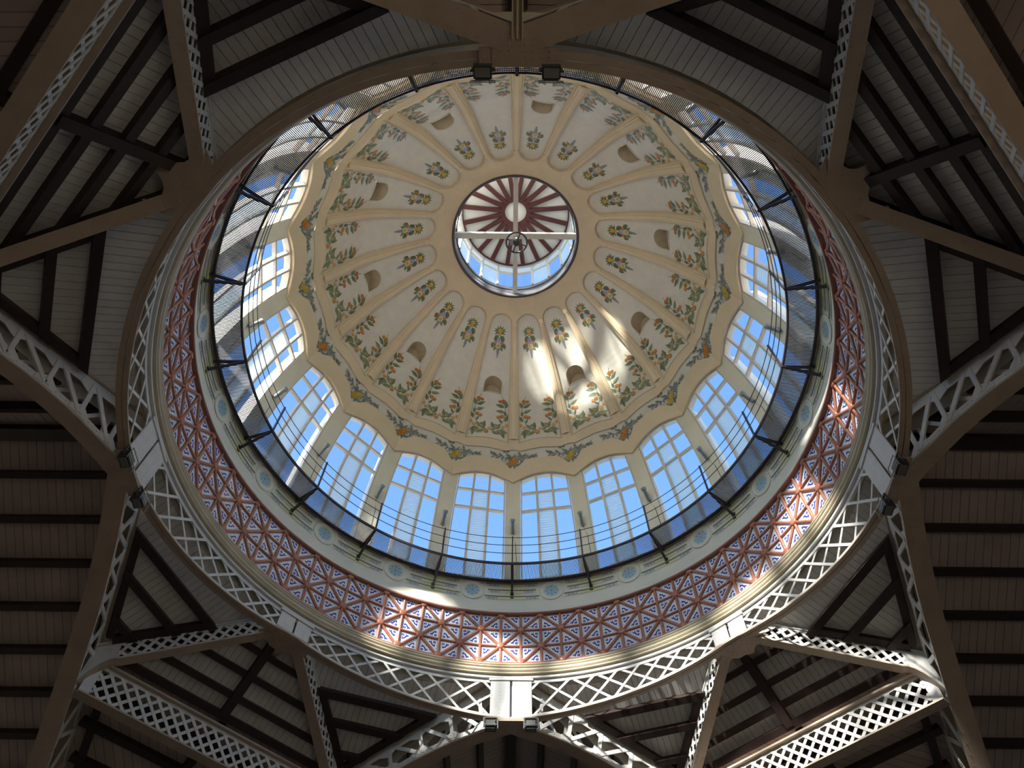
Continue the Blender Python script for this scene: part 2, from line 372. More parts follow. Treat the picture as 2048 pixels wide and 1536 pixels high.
# ------------------------------------------------------------------ floor and outer walls
mb = MB(); mb.box((-60, -60, -1.9), (60, 60, -1.6))
tag(obj('floor', mb.mesh('floor', M['floor'])), 'brown market hall floor far below the dome', 'floor', kind='structure')

def wall_ring():
    pts = []
    for q in range(4):
        for x, y in ((-15.75, 15.75), (-15.75, 46.1), (15.75, 46.1)):
            v = rotz(radians(90 * q)) @ Vector((x, y, 0)); pts.append((v.x, v.y))
    return pts
WIN_H = 12.6                                           # the end walls of the halls are glazed above this height
_wp = wall_ring()
for i in range(12):
    (x0, y0), (x1, y1) = _wp[i], _wp[(i + 1) % 12]; mb = MB(); end = i % 3 == 1
    def top(x, y): return 17.9 - 0.455 * min(abs(x), abs(y))
    if end:
        P_ = [(x0, y0), ((x0 + x1) / 2, (y0 + y1) / 2), (x1, y1)]; lo = [(x, y, -1.6) for x, y in P_]; hi = [(x, y, min(WIN_H, top(x, y))) for x, y in P_]
        mb.poly([lo[0], lo[1], hi[1], hi[0]]); mb.poly([lo[1], lo[2], hi[2], hi[1]])
    else: mb.poly([(x0, y0, -1.6), (x1, y1, -1.6), (x1, y1, top(x1, y1)), (x0, y0, top(x0, y0))])
    nm = ['left_side', 'end', 'right_side'][i % 3]; hall = ['bottom', 'right', 'top', 'left'][i // 3]
    tag(obj('wall_%s_%s' % (hall, nm), mb.mesh('wall', M['wall'])), 'plain %s wall of the hall beyond the %s arch' % (nm.replace('_', ' '), hall), 'wall', kind='structure')

# ------------------------------------------------------------------ drum wall, frieze, cornice
mb = MB()
mb.lathe([(10.26, 20.34), (10.14, 20.345), (10.135, 20.43), (10.19, 20.47), (10.27, 20.70), (10.34, 20.95), (10.37, 21.15), (10.37, 22.12), (10.30, 22.16), (10.30, 22.24), (10.95, 22.24)], 240)
mb.lathe([(11.0, 22.24), (11.0, 17.6)], 120)
drum = tag(obj('wall_drum', mb.mesh('wall_drum', M['drum'], True)), 'cream drum wall with blue roundels between tiled frieze and windows', 'wall', kind='structure')
# roundels
rm, rd = MB(), MB()
def ring_pts(r, n, off): return [(r * sin(2 * pi * k / n), off, r * cos(2 * pi * k / n)) for k in range(n)]
prof = [(0.50, 0.0), (0.48, -0.035), (0.42, -0.035), (0.40, 0.0), (0.36, 0.0), (0.345, -0.025), (0.32, -0.02), (0.31, 0.005)]
lp = [rm.add(ring_pts(r, 28, o)) for r, o in prof]
for a, b in zip(lp, lp[1:]):
    for k in range(28): rm.face((a + k, a + (k + 1) % 28, b + (k + 1) % 28, b + k))
n = 28; c = rd.add([(0, 0.0, 0)]); rr = rd.add(ring_pts(0.315, n, 0.0))
for k in range(n):
    k2 = (k + 1) % n; rd.face((c, rr + k, rr + k2), uv=[(0, 0), (sin(2 * pi * k / n), cos(2 * pi * k / n)), (sin(2 * pi * k2 / n), cos(2 * pi * k2 / n))])
rm_me, rd_me = rm.mesh('roundel_rim', M['drum'], True), rd.mesh('roundel_disc', M['roundel'])
strip_me = []
for h0, hh, aw in ((21.90, 0.15, 5.9), (21.56, 0.15, 5.4), (21.22, 0.15, 6.2)):
    g, p = MB(), MB(); nA = 14
    def arc(R, h, a): return (R * sin(a), R * cos(a), h)
    for i in range(nA):
        t0, t1 = -1 + 2 * i / nA, -1 + 2 * (i + 1) / nA; a0, a1 = radians(aw) * t0, radians(aw) * t1
        p.poly([arc(10.352, h0, a0), arc(10.352, h0, a1), arc(10.362, h0 + hh, a1), arc(10.362, h0 + hh, a0)], uv=[(t0, 0), (t1, 0), (t1, 1), (t0, 1)])
        for hb, th_, Rb in ((h0 + hh, 0.045, 10.335),):
            g.hexa([arc(10.375, hb, a0), arc(10.375, hb, a1), arc(Rb, hb, a1), arc(Rb, hb, a0), arc(10.375, hb + th_, a0), arc(10.375, hb + th_, a1), arc(Rb, hb + th_, a1), arc(Rb, hb + th_, a0)])
    strip_me.append((p.mesh('painted_strip', M['strip']), g.mesh('groove_shadow', M['groove'])))
for k in range(20):
    a = radians(9 + 18 * k)
    ro = obj('roundel', rm_me, drum, mat=rotz(a) @ Matrix.Translation((0, 10.345, 21.63)))
    obj('flower_disc', rd_me, ro)
    for p, g in strip_me:
        so = obj('painted_strip', p, drum, mat=rotz(radians(18 * k))); obj('groove_shadow', g, so)

# frieze
H0, H1 = 18.03, 20.32
def RF(h): return 10.25
mb = MB(); mb.lathe([(RF(H0) + 0.10, H0 - 0.02), (RF(H1) + 0.10, H1 + 0.02)], 246)
frieze = tag(obj('trim_1', mb.mesh('frieze_back', M['grout'], True)), 'terracotta lattice frieze set with blue and white triangular tiles', 'frieze', kind='structure')
NP = 42; NC = 84; PH = radians(1.95); DA = 2 * pi / NC; RH = (H1 - H0) / 3; tilt = 0.0
def frz(a, h, proud=0.0): return rotz(a) @ Matrix.Translation((0, RF(h) - proud, h)) @ Matrix.Rotation(-tilt, 4, 'X')
CW = 10.25 * DA / 2; CH = RH / 2
def tile_mesh(sx, sz):                                 # right angle at (sx*CW, sz*CH)
    g = 0.05; m_ = MB()
    A = Vector((sx * (CW - g), 0, sz * (CH - g))); B = Vector((-sx * (CW - 2.4 * g), 0, sz * (CH - g))); C_ = Vector((sx * (CW - g), 0, -sz * (CH - 2.4 * g)))
    P = [A, B, C_]; U = [(0, 0), (1, 0), (0, 1)]
    if sx * sz > 0: P = [A, C_, B]; U = [(0, 0), (0, 1), (1, 0)]
    m_.poly([p + Vector((0, -0.0, 0)) for p in P], uv=U)
    Q = [p + Vector((0, 0.05, 0)) for p in P]
    for i in range(3):
        j = (i + 1) % 3; m_.poly([P[j], P[i], Q[i], Q[j]], uv=[(0.5, 0.02)] * 4)
    return m_.mesh('tile', M['tile'])
TM = {(sx, sz): tile_mesh(sx, sz) for sx in (-1, 1) for sz in (-1, 1)}
cells = []
for row in range(3):                                   # row 0 = top row
    for c in range(NC):
        # node (big) columns on the row lines: line j (0 top .. 3 bottom) has nodes at even c when j odd, odd c when j even (c counts half periods from PH)
        top_left_big = ((c % 2 == 0) == (row % 2 == 1))
        a = PH + DA * (c + 0.5); hc = H1 - RH * (row + 0.5)
        for sgn in (1, -1):
            # the diagonal joins the two big nodes; the right angles sit on the other two corners
            if top_left_big: sx, sz = (1, 1) if sgn > 0 else (-1, -1)
            else: sx, sz = (-1, 1) if sgn > 0 else (1, -1)
            cells.append((abs(norm180(math.degrees(a))), a, hc, sx, sz))
cells.sort(key=lambda t: t[0])
rest = MB()
for i, (_, a, hc, sx, sz) in enumerate(cells):
    Mx = frz(a, hc, -0.025)
    if i < 300: obj('tile', TM[(sx, sz)], frieze, mat=Mx)
    else:
        me = TM[(sx, sz)]
        for p in me.polygons:
            rest.poly([Mx @ me.vertices[v].co for v in p.vertices], uv=[tuple(me.uv_layers[0].data[l].uv) for l in p.loop_indices])
tag(obj('tile_rest', rest.mesh('tile_rest', M['tile']), frieze), kind='stuff')
def half_round(L_, w, t):
    m_ = MB(); n = 5; sec = [(w / 2 * cos(pi * k / n), -t * sin(pi * k / n)) for k in range(n + 1)]
    a = m_.add([(x, y, -L_ / 2) for x, y in sec]); b = m_.add([(x, y, L_ / 2) for x, y in sec])
    for k in range(n): m_.face((a + k, a + k + 1, b + k + 1, b + k))
    m_.face([a + k for k in range(n + 1)]); m_.face([b + k for k in range(n + 1)][::-1])
    return m_.mesh('lattice_bar', M['terra'], False)
vbar = half_round(H1 - H0, 0.11, 0.05); dl = hypot(2 * CW, RH); dbar = half_round(dl, 0.11, 0.052)
for c in range(NC):
    obj('vertical_bar', vbar, frieze, mat=frz(PH + DA * c, (H0 + H1) / 2, 0.0))
    for row in range(3):
        tl = ((c % 2 == 0) == (row % 2 == 1)); ang = math.atan2(2 * CW, RH)
        obj('diagonal_bar', dbar, frieze, mat=frz(PH + DA * (c + 0.5), H1 - RH * (row + 0.5), 0.0) @ Matrix.Rotation(-ang if tl else ang, 4, 'Y'))
for j in range(4):
    h = H1 - RH * j; m_ = MB(); R = RF(h); w = 0.05 if j in (1, 2) else 0.06
    m_.lathe([(R + 0.03, h - w), (R - 0.03, h - w * 0.7), (R - 0.048, h), (R - 0.03, h + w * 0.7), (R + 0.03, h + w)], 246)
    obj('ring_bar', m_.mesh('ring_bar', M['terra'], True), frieze)
bm_ = MB(); n = 10; lps = [bm_.add([(r * cos(2 * pi * k / n), y, r * sin(2 * pi * k / n)) for k in range(n)]) for r, y in ((0.145, 0.0), (0.14, -0.055), (0.10, -0.08), (0.03, -0.088))]
for a, b in zip(lps, lps[1:]):
    for k in range(n): bm_.face((a + k, b + k, b + (k + 1) % n, a + (k + 1) % n))
bm_.face([lps[-1] + k for k in range(n)][::-1]); boss = bm_.mesh('boss', M['terra'], True)
for j in range(4):
    for c in range(NC):
        if (c % 2 == 0) == (j % 2 == 1): obj('boss', boss, frieze, mat=frz(PH + DA * c, min(max(H1 - RH * j, H0 + 0.05), H1 - 0.05), 0.0))
mb = MB(); mb.lathe([(10.36, 20.27), (10.17, 20.25), (10.125, 20.26), (10.11, 20.30), (10.13, 20.345), (10.26, 20.35)], 240)
tag(obj('trim_2', mb.mesh('lip_moulding', M['redband'], True)), 'brown red moulding along the top of the tile frieze', 'moulding', kind='structure')
CO = 0.11                                              # how far the cornice is set back
mb = MB(); mb.lathe([(r + (CO if r < 10.1 else 0), z) for r, z in [(10.36, 18.02), (10.20, 17.98), (9.99, 17.90), (9.94, 17.87), (9.92, 17.83), (9.95, 17.80), (9.985, 17.795), (9.985, 17.775), (9.93, 17.76), (9.92, 17.72), (9.96, 17.70), (9.98, 17.685)] +
        [(10.0 - 0.10 * sin(pi * t / 8), 17.685 - 0.20 * t / 8) for t in range(1, 9)] + [(9.94, 17.475), (9.93, 17.44), (9.96, 17.42), (10.06, 17.415), (10.06, 17.37), (11.0, 17.37), (11.0, 17.9)]], 240)
tag(obj('trim_3', mb.mesh('cornice', M['cornice'], True)), 'cream rounded cornice ring under the tile frieze', 'cornice', kind='structure')

# ------------------------------------------------------------------ pillars and windows of the drum
PW = 0.35
def curved_box(fmap, u0, u1, s0, s1, o0, o1, mb, n=10):
    st = [s0 + (s1 - s0) * i / n for i in range(n + 1)]
    mb.sweep(st, lambda s: [fmap(u0, s, o0), fmap(u1, s, o0), fmap(u1, s, o1), fmap(u0, s, o1)])
S0, S_SILL = s_of_h(27.68), s_of_h(22.24)
mb = MB(); curved_box(GM, -PW, PW, S_SILL, s_of_h(27.86), 0.03, 0.80, mb, 14)
pil_me = mb.mesh('pillar', M['pillar'])
for k in range(20): obj('pillar', pil_me, drum, mat=rotz(radians(18 * k)))
H_CUSP, H_APEX = 27.68, 28.09
def h_low(u, s_ref=S0):
    x = min(abs(u) / (mer(S0)[0] * S9), 1.0); return H_APEX - (H_APEX - H_CUSP) * x ** 2.0
WO, FR = 0.20, 0.055
def ww(s): return hw(s) - PW - 0.005
wfr, wmu, panes, louv = MB(), [], [], []
st = [S_SILL + (s_of_h(27.7) - S_SILL) * i / 14 for i in range(15)]
for sg in (-1, 1):                                     # jambs, sill and arched head
    def top_s(u): return s_of_h(h_low(u) - 0.01)
    e = [S_SILL + (top_s(ww(s_of_h(27.75))) - S_SILL) * i / 14 for i in range(15)]
    wfr.sweep(e, lambda s: [FM(sg * (ww(s)), s, WO - 0.09), FM(sg * (ww(s) - FR), s, WO - 0.09), FM(sg * (ww(s) - FR), s, WO + 0.09), FM(sg * ww(s), s, WO + 0.09)])
w_top = ww(s_of_h(27.8)); us = [-w_top + 2 * w_top * i / 18 for i in range(19)]
wfr.sweep(us, lambda u: [FM(u, s_of_h(h_low(u) + 0.02), WO - 0.1), FM(u, s_of_h(h_low(u) - 0.08), WO - 0.1), FM(u, s_of_h(h_low(u) - 0.08), WO + 0.2), FM(u, s_of_h(h_low(u) + 0.02), WO + 0.28)])
wb = ww(S_SILL); wfr.sweep([-wb, wb], lambda u: [FM(u, S_SILL, WO - 0.12), FM(u, S_SILL + 0.1, WO - 0.12), FM(u, S_SILL + 0.1, WO + 0.12), FM(u, S_SILL, WO + 0.12)])
wfr_me = wfr.mesh('window_frame', M['frame'])
def col_u(i, s): return -ww(s) + 2 * ww(s) * i / 3
mull_me = []
for i in (1, 2):
    m_ = MB(); stt = s_of_h(h_low(col_u(i, S0)) - 0.02); e = [S_SILL + (stt - S_SILL) * k / 14 for k in range(15)]
    m_.sweep(e, lambda s: [FM(col_u(i, s) - 0.05, s, WO - 0.11), FM(col_u(i, s) + 0.05, s, WO - 0.11), FM(col_u(i, s) + 0.05, s, WO + 0.09), FM(col_u(i, s) - 0.05, s, WO + 0.09)])
    mull_me.append(m_.mesh('mullion', M['frame']))
RT = [S_SILL + 0.1, s_of_h(26.2), s_of_h(27.15)]
tran_me = []
for s_ in RT[1:]:
    for c in range(3):
        m_ = MB(); u0, u1 = col_u(c, s_), col_u(c + 1, s_)
        m_.sweep([u0, u1], lambda u: [FM(u, s_ - 0.04, WO - 0.09), FM(u, s_ + 0.04, WO - 0.09), FM(u, s_ + 0.04, WO + 0.08), FM(u, s_ - 0.04, WO + 0.08)])
        tran_me.append(m_.mesh('transom', M['frame']))
pane_me, louv_me = [], []
for r in range(3):
    for c in range(3):
        m_ = MB(); lou = (c == 1 and r < 2)
        nu = 6; nh = 6
        if lou:
            sA, sB = RT[r], RT[r + 1]; nb = int((sB - sA) / 0.125)
            for k in range(nb):
                s_ = sA + (sB - sA) * (k + 0.5) / nb; hs = (sB - sA) / nb * 0.62
                ua, ub = col_u(1, s_) + 0.05, col_u(2, s_) - 0.05
                m_.hexa([FM(ua, s_ - hs, WO + 0.055), FM(ub, s_ - hs, WO + 0.055), FM(ub, s_ - hs, WO + 0.063), FM(ua, s_ - hs, WO + 0.063), FM(ua, s_ + hs, WO - 0.03), FM(ub, s_ + hs, WO - 0.03), FM(ub, s_ + hs, WO - 0.022), FM(ua, s_ + hs, WO - 0.022)])
            louv_me.append(m_.mesh('louvre_slats', M['frost']))
        else:
            g = []
            for o in (WO, WO + 0.012):
                for j in range(nh + 1):
                    for i in range(nu + 1):
                        if r < 2: s_ = RT[r] + (RT[r + 1] - RT[r]) * j / nh
                        else:
                            uu = col_u(c, S0) + (col_u(c + 1, S0) - col_u(c, S0)) * i / nu
                            s_ = RT[2] + (s_of_h(h_low(uu) - 0.05) - RT[2]) * j / nh
                        ua, ub = col_u(c, s_) + 0.02, col_u(c + 1, s_) - 0.02
                        g.append(FM(ua + (ub - ua) * i / nu, s_, o))
            b = m_.add(g); W_ = nu + 1; T_ = W_ * (nh + 1)
            for j in range(nh):
                for i in range(nu):
                    q = b + j * W_ + i; m_.face((q, q + 1, q + 1 + W_, q + W_)); 
            pane_me.append(m_.mesh('pane', M['glass']))
for k in range(20):
    deg = 9 + 18 * k; a = radians(deg); d = norm180(deg); i = int((abs(d) - 9) / 18 + 1.5)
    w = empty('window_%d' % (k + 1), mat=rotz(a) @ Matrix.Translation(FM(0, S_SILL)))
    inv = Matrix.Translation(FM(0, S_SILL)).inverted()
    tag(w, 'arched dome window, %s to the %s counted from the bottom centre pillar' % (ORD[i], 'right' if d > 0 else 'left'), 'window', 'arched windows around the dome drum', 'structure')
    obj('window_frame', wfr_me, w, mat=inv)
    for m_ in mull_me: obj('mullion', m_, w, mat=inv)
    for m_ in tran_me: obj('transom', m_, w, mat=inv)
    for m_ in pane_me: obj('pane', m_, w, mat=inv)
    for m_ in louv_me: tag(obj('louvre_slats', m_, w, mat=inv), 'frosted glass louvre slats', kind='stuff')

# ------------------------------------------------------------------ dome shell: bay frames, recessed panels, ribs, garland band
S_TOP = _ms[-1]; S_P0 = s_of_h(29.80); S_TIP = s_of_h(35.16)
def ribw(s): t = min(max((s - S_P0) / (S_TIP - S_P0), 0), 1); return 0.62 + (0.25 - 0.62) * t
def phw(s): return hw(s) - ribw(s) / 2
def band_top(u):                                       # height of the garland band's upper edge across a bay
    e = (mer(s_of_h(29.3))[0] * S9) - abs(u); x = min(max(e, 0) / 1.3, 1)
    h = 29.22 + 0.13 * x ** 0.7
    if e < 0.34: h = max(h, 29.22 + 0.14 * sqrt(max(0, 1 - (e / 0.34) ** 2)))
    return h
def band_bot(u):
    e = (mer(s_of_h(28.8))[0] * S9) - abs(u)
    return 28.84 - 0.46 * math.exp(-(max(e, 0) / 0.42) ** 2)
NU = 24
def across(fh):                                        # (u, s) row across the bay, following height fh(u)
    out = []
    for i in range(NU + 1):
        x = -1 + 2 * i / NU; h = fh(x * 1.42); s = s_of_h(h)
        for _ in range(3): s = s_of_h(fh(x * hw(s)))
        out.append((x * hw(s), s))
    return out
row_low, row_bb, row_bt = across(h_low), across(band_bot), across(band_top)
def side(s0, s1, sg, n):
    return [(sg * hw(s0 + (s1 - s0) * i / n), s0 + (s1 - s0) * i / n) for i in range(1, n)]
# panel outline
rT = phw(S_TIP - 0.5); sC = S_TIP - rT
def panel_outline(inset=0.0):
    o = []; n = 22
    for i in range(9): 
        x = -1 + 2 * i / 8; s = S_P0 + inset + 0.16 * (1 - x * x) - 0.12; o.append((x * (phw(S_P0) - inset), s))
    for i in range(1, n): s = S_P0 + (sC - S_P0) * i / n; o.append((phw(s) - inset, s))
    r = phw(sC) - inset
    for i in range(0, 13): t = pi * i / 12; o.append((r * cos(t), sC + (S_TIP - sC - inset) * sin(t)))
    for i in range(n - 1, 0, -1): s = S_P0 + (sC - S_P0) * i / n; o.append((-(phw(s) - inset), s))
    return o
PO = panel_outline()
outer = row_bt + side(row_bt[-1][1], S_TOP, 1, 16) + [(hw(S_TOP) * x, S_TOP) for x in (1, .5, 0, -.5, -1)] + [p for p in side(row_bt[0][1], S_TOP, -1, 16)[::-1]]
fr = MB(); fill(fr, outer, [PO], 0.36, lambda u, s: FM(u, s, 0))
lower = row_low + side(row_low[-1][1], row_bb[-1][1], 1, 3) + row_bb[::-1] + side(row_low[0][1], row_bb[0][1], -1, 3)[::-1]
fill(fr, lower, [], 0.3, lambda u, s: FM(u, s, 0))
DEP = 0.12
def skirt(mb, loop, o0, o1, closed=True):
    a = mb.add([FM(u, s, o0) for u, s in loop]); b = mb.add([FM(u, s, o1) for u, s in loop]); n = len(loop)
    for i in range(n if closed else n - 1): j = (i + 1) % n; mb.face((a + i, a + j, b + j, b + i))
skirt(fr, PO, 0, DEP + 0.02); skirt(fr, row_bb, 0, 0.06, False); skirt(fr, row_bt, 0, 0.06, False); skirt(fr, row_low, 0, 0.38, False)
fr_me = fr.mesh('bay_frame', M['cream'])
bead = MB(); bead.tube([FM(u, s, -0.005) for u, s in panel_outline(-0.035)], 0.035, 5, True)
bead.tube([FM(u, s, -0.005) for u, s in row_bt], 0.03, 5); bead.tube([FM(u, s, -0.01) for u, s in [(p[0], p[1] + 0.02) for p in row_low]], 0.035, 5)
bead_me = bead.mesh('bead_moulding', M['cream'], True)
band = MB(); fill(band, row_bb + side(row_bb[-1][1], row_bt[-1][1], 1, 3) + row_bt[::-1] + side(row_bb[0][1], row_bt[0][1], -1, 3)[::-1], [], 0.25, lambda u, s: FM(u * 1.014, s, 0.045))
band_me = band.mesh('garland_band', M['panel'])
SN = s_of_h(32.45)
def niche_outline(k=1.0):
    w = 0.45 * k; o = [(-w + 2 * w * i / 6, SN - 0.42 * k + 0.06 * (1 - (-1 + i / 3) ** 2)) for i in range(7)]
    o += [(w * cos(pi * i / 12), SN + 0.05 + 0.44 * k * sin(pi * i / 12)) for i in range(13)]
    return o
NO = niche_outline()
pA, pB, nich = MB(), MB(), MB()
PF = panel_outline(-0.01)
fill(pA, PF, [], 0.34, lambda u, s: FM(u, s, DEP)); fill(pB, PF, [NO], 0.34, lambda u, s: FM(u, s, DEP))
def NMAP(u, s, d):                                      # the niche is cut horizontally into the shell
    R, h, nr, nh = mer(s); return (u, R * C9 + DEP * nr + d, h + DEP * nh)
a = nich.add([NMAP(u, s, 0) for u, s in NO]); b = nich.add([NMAP(u, s, 0.55) for u, s in NO]); n = len(NO)
for i in range(n): j = (i + 1) % n; nich.face((a + i, a + j, b + j, b + i))
nich.face([b + i for i in range(n)])
nb_ = MB(); nb_.tube([FM(u, s, DEP - 0.01) for u, s in niche_outline(1.06)], 0.03, 5, True)
pA_me, pB_me, ni_me, nb_me = pA.mesh('panel', M['panel']), pB.mesh('panel', M['panel']), nich.mesh('niche', M['niche']), nb_.mesh('niche_edge', M['panel'], True)
rib = MB()
for du, w_, o_ in ((0, 0.42, -0.075), (0, 0.20, -0.125)):
    e = [S_P0 + 0.05 + (S_TIP - 0.55 - S_P0) * i / 26 for i in range(27)]
    rib.sweep(e, lambda s: [GM(-ribw(s) * w_, s, 0.0), GM(-ribw(s) * w_ * 0.82, s, o_), GM(ribw(s) * w_ * 0.82, s, o_), GM(ribw(s) * w_, s, 0.0)])
e0 = S_TIP - 0.55; rib.hexa([GM(-.11, e0 - .08, 0), GM(.11, e0 - .08, 0), GM(.11, e0 - .08, -.11), GM(-.11, e0 - .08, -.11), GM(-.09, e0 + .16, 0), GM(.09, e0 + .16, 0), GM(.09, e0 + .16, -.09), GM(-.09, e0 + .16, -.09)])
rib_me = rib.mesh('rib', M['cream'])

# painted ceramic motifs
GREENS = [(0.17, 0.20, 0.095), (0.22, 0.25, 0.12), (0.14, 0.18, 0.105), (0.27, 0.28, 0.15)]
GREYS = [(0.20, 0.24, 0.21), (0.15, 0.195, 0.18), (0.27, 0.30, 0.27), (0.12, 0.165, 0.145)]
ORANGE, ORANGE2, LEMON, BLUEP = (0.58, 0.24, 0.05), (0.64, 0.36, 0.11), (0.68, 0.46, 0.05), (0.33, 0.38, 0.48)
class Motif:
    def __init__(s, fmap): s.mb, s.f, s.k = MB(), fmap, 0
    def P(s, pts, col): 
        s.k += 1; o = -0.004 - 0.00008 * s.k; s.mb.poly([s.f(u, v, o) for u, v in pts], col=col)
    def leaf(s, x, y, ang, L, w, col):
        ca, sa = cos(radians(ang)), sin(radians(ang))
        def T(a, b): return (x + a * ca - b * sa, y + a * sa + b * ca)
        t = [0, 0.18, 0.42, 0.7, 1.0]; b = [0, 0.75, 1.0, 0.62, 0]; bend = 0.10 * L
        mid = [T(L * a, bend * a * a) for a in t]
        up = [T(L * a, w / 2 * c + bend * a * a) for a, c in zip(t, b)]; dn = [T(L * a, -w / 2 * c + bend * a * a) for a, c in zip(t, b)]
        s.P(mid + up[1:4][::-1], tuple(c * 1.25 for c in col)); s.P(mid[::-1] + dn[1:4], tuple(c * 0.8 for c in col))
    def disc(s, x, y, r, col, n=10, sq=1.0):
        s.P([(x + r * cos(2 * pi * i / n), y + r * sq * sin(2 * pi * i / n)) for i in range(n)], col)
    def fruit(s, x, y, r, col=ORANGE):
        s.disc(x, y, r, tuple(c * 0.72 for c in col)); s.disc(x + r * .1, y + r * .12, r * 0.8, col); s.disc(x - r * .25, y + r * .3, r * 0.38, tuple(min(1, c * 1.25 + 0.05) for c in col), 7)
    def stem(s, pts, w, col):
        for (x0, y0), (x1, y1) in zip(pts, pts[1:]):
            l = hypot(x1 - x0, y1 - y0) or 1; nx, ny = -(y1 - y0) / l * w / 2, (x1 - x0) / l * w / 2
            s.P([(x0 - nx, y0 - ny), (x1 - nx, y1 - ny), (x1 + nx, y1 + ny), (x0 + nx, y0 + ny)], col)
FP = lambda u, s, o: FM(u, s, DEP + o)
wm = Motif(FP); sW = S_P0 + 0.22
def wp(zx, zy): return ((zx - 740) / 204.0, sW + (1460 - zy) / 181.0)
for mir in (1, -1):
    def q(zx, zy): u, s = wp(zx, zy); return (u * mir, s)
    def lf(zx, zy, ang, L, w, gi):
        u, s = q(zx, zy); wm.leaf(u, s, ang if mir > 0 else 180 - ang, L / 195.0, w / 195.0, GREENS[gi % 4])
    wm.stem([q(*p) for p in ((720, 1405), (660, 1390), (612, 1340), (585, 1280), (575, 1220), (590, 1150), (612, 1085), (632, 1045))], 0.022, (0.10, 0.10, 0.07))
    for L_ in ((630, 1395, 205, 95, 46, 1), (600, 1400, 255, 95, 44, 0), (650, 1400, 225, 80, 38, 3), (655, 1395, 120, 80, 40, 1), (685, 1395, 75, 85, 40, 0), (715, 1410, 150, 80, 36, 3), (700, 1420, 200, 90, 38, 1),
               (640, 1370, 35, 60, 30, 3), (578, 1310, 112, 95, 34, 0), (575, 1250, 80, 60, 30, 2), (590, 1215, 12, 92, 40, 1), (595, 1160, 20, 95, 42, 2), (585, 1165, 100, 80, 40, 0), (598, 1130, 60, 60, 34, 2), (605, 1330, 60, 70, 22, 2)):
        lf(*L_)
    for zx, zy, r in ((608, 1095, 24), (645, 1102, 20), (612, 1258, 23), (647, 1270, 20), (552, 1342, 20), (590, 1368, 20)): wm.fruit(*q(zx, zy), r / 200.0, ORANGE2 if zy > 1300 else ORANGE)
wm.fruit(*wp(722, 1428), 0.12); wm.fruit(*wp(748, 1395), 0.075, ORANGE2)
wreath_me = wm.mb.mesh('painted_wreath', M['motif'])
sp_ = Motif(FP); sT = s_of_h(34.78)                       # y runs down from here, away from the lantern
def d(y): return sT - y
for ang in (60, 120, 30, 150, 5, 175, 90, -30, 210): sp_.leaf(0, d(0.30), ang, 0.34, 0.13, [(0.20, 0.19, 0.04), (0.13, 0.16, 0.05)][int(ang / 30) % 2])
sp_.disc(0, d(0.25), 0.12, (0.55, 0.38, 0.06)); sp_.disc(0, d(0.44), 0.10, (0.60, 0.28, 0.05))
for mir in (1, -1):
    sp_.leaf(mir * 0.06, d(0.52), 270 + mir * 42, 0.34, 0.22, (0.10, 0.14, 0.075)); sp_.leaf(mir * 0.16, d(0.62), 270 + mir * 8, 0.30, 0.20, (0.09, 0.13, 0.08))
    sp_.leaf(mir * 0.12, d(1.0), 270 + mir * 58, 0.34, 0.2, (0.15, 0.17, 0.07)); sp_.leaf(mir * 0.28, d(0.92), 270 + mir * 10, 0.34, 0.2, (0.12, 0.16, 0.09)); sp_.leaf(mir * 0.1, d(1.12), 270 + mir * 30, 0.3, 0.16, (0.18, 0.19, 0.08))
    sp_.fruit(mir * 0.17, d(0.92), 0.095, (0.66, 0.24, 0.04)); sp_.disc(mir * 0.10, d(1.16), 0.06, (0.55, 0.42, 0.12))
sp_.P([(0, d(0.58)), (0.13, d(0.78)), (0, d(0.98)), (-0.13, d(0.78))], BLUEP); sp_.disc(0, d(1.08), 0.09, (0.5, 0.38, 0.12))
for y, r in ((1.30, 0.09), (1.42, 0.08), (1.53, 0.065), (1.63, 0.05), (1.71, 0.035)): sp_.disc(0.012, d(y), r, (0.22, 0.26, 0.30))
sprig_me = sp_.mb.mesh('painted_sprig', M['motif'])
def garland(fruitcol):
    def fold(u, s, o):
        sg = 1 if u >= 0 else -1; p = Vector(FM(-sg * (hw(s) - abs(u)), s, 0.036 + o)); return tuple(rotz(sg * radians(9)) @ p)
    g = Motif(fold); R_ = random.Random(5); sG = s_of_h(28.88)
    for i in range(64):
        x = R_.gauss(0, 0.28); y = R_.gauss(-0.02, 0.15); 
        g.leaf(x, sG + y, R_.uniform(0, 360), R_.uniform(0.17, 0.30), R_.uniform(0.085, 0.14), GREYS[i % 4])
    for sg in (-1, 1):
        for i in range(15):
            t = i / 14; x = sg * (0.42 + 0.62 * t); y = 0.05 + 0.06 * t + 0.05 * sin(t * 9)
            g.leaf(x, sG + y, (0 if sg > 0 else 180) + R_.uniform(-75, 75), R_.uniform(0.17, 0.29), R_.uniform(0.075, 0.12), GREYS[i % 4])
            if i % 5 == 2: g.disc(x, sG + y, 0.03, (0.45, 0.14, 0.10), 6)
    for x, y in ((-0.10, -0.22), (0.07, -0.05)): g.fruit(x, sG + y, 0.165, fruitcol)
    return g.mb.mesh('painted_garland', M['motif'])
gar = [garland((0.66, 0.24, 0.02)), garland((0.62, 0.42, 0.04))]

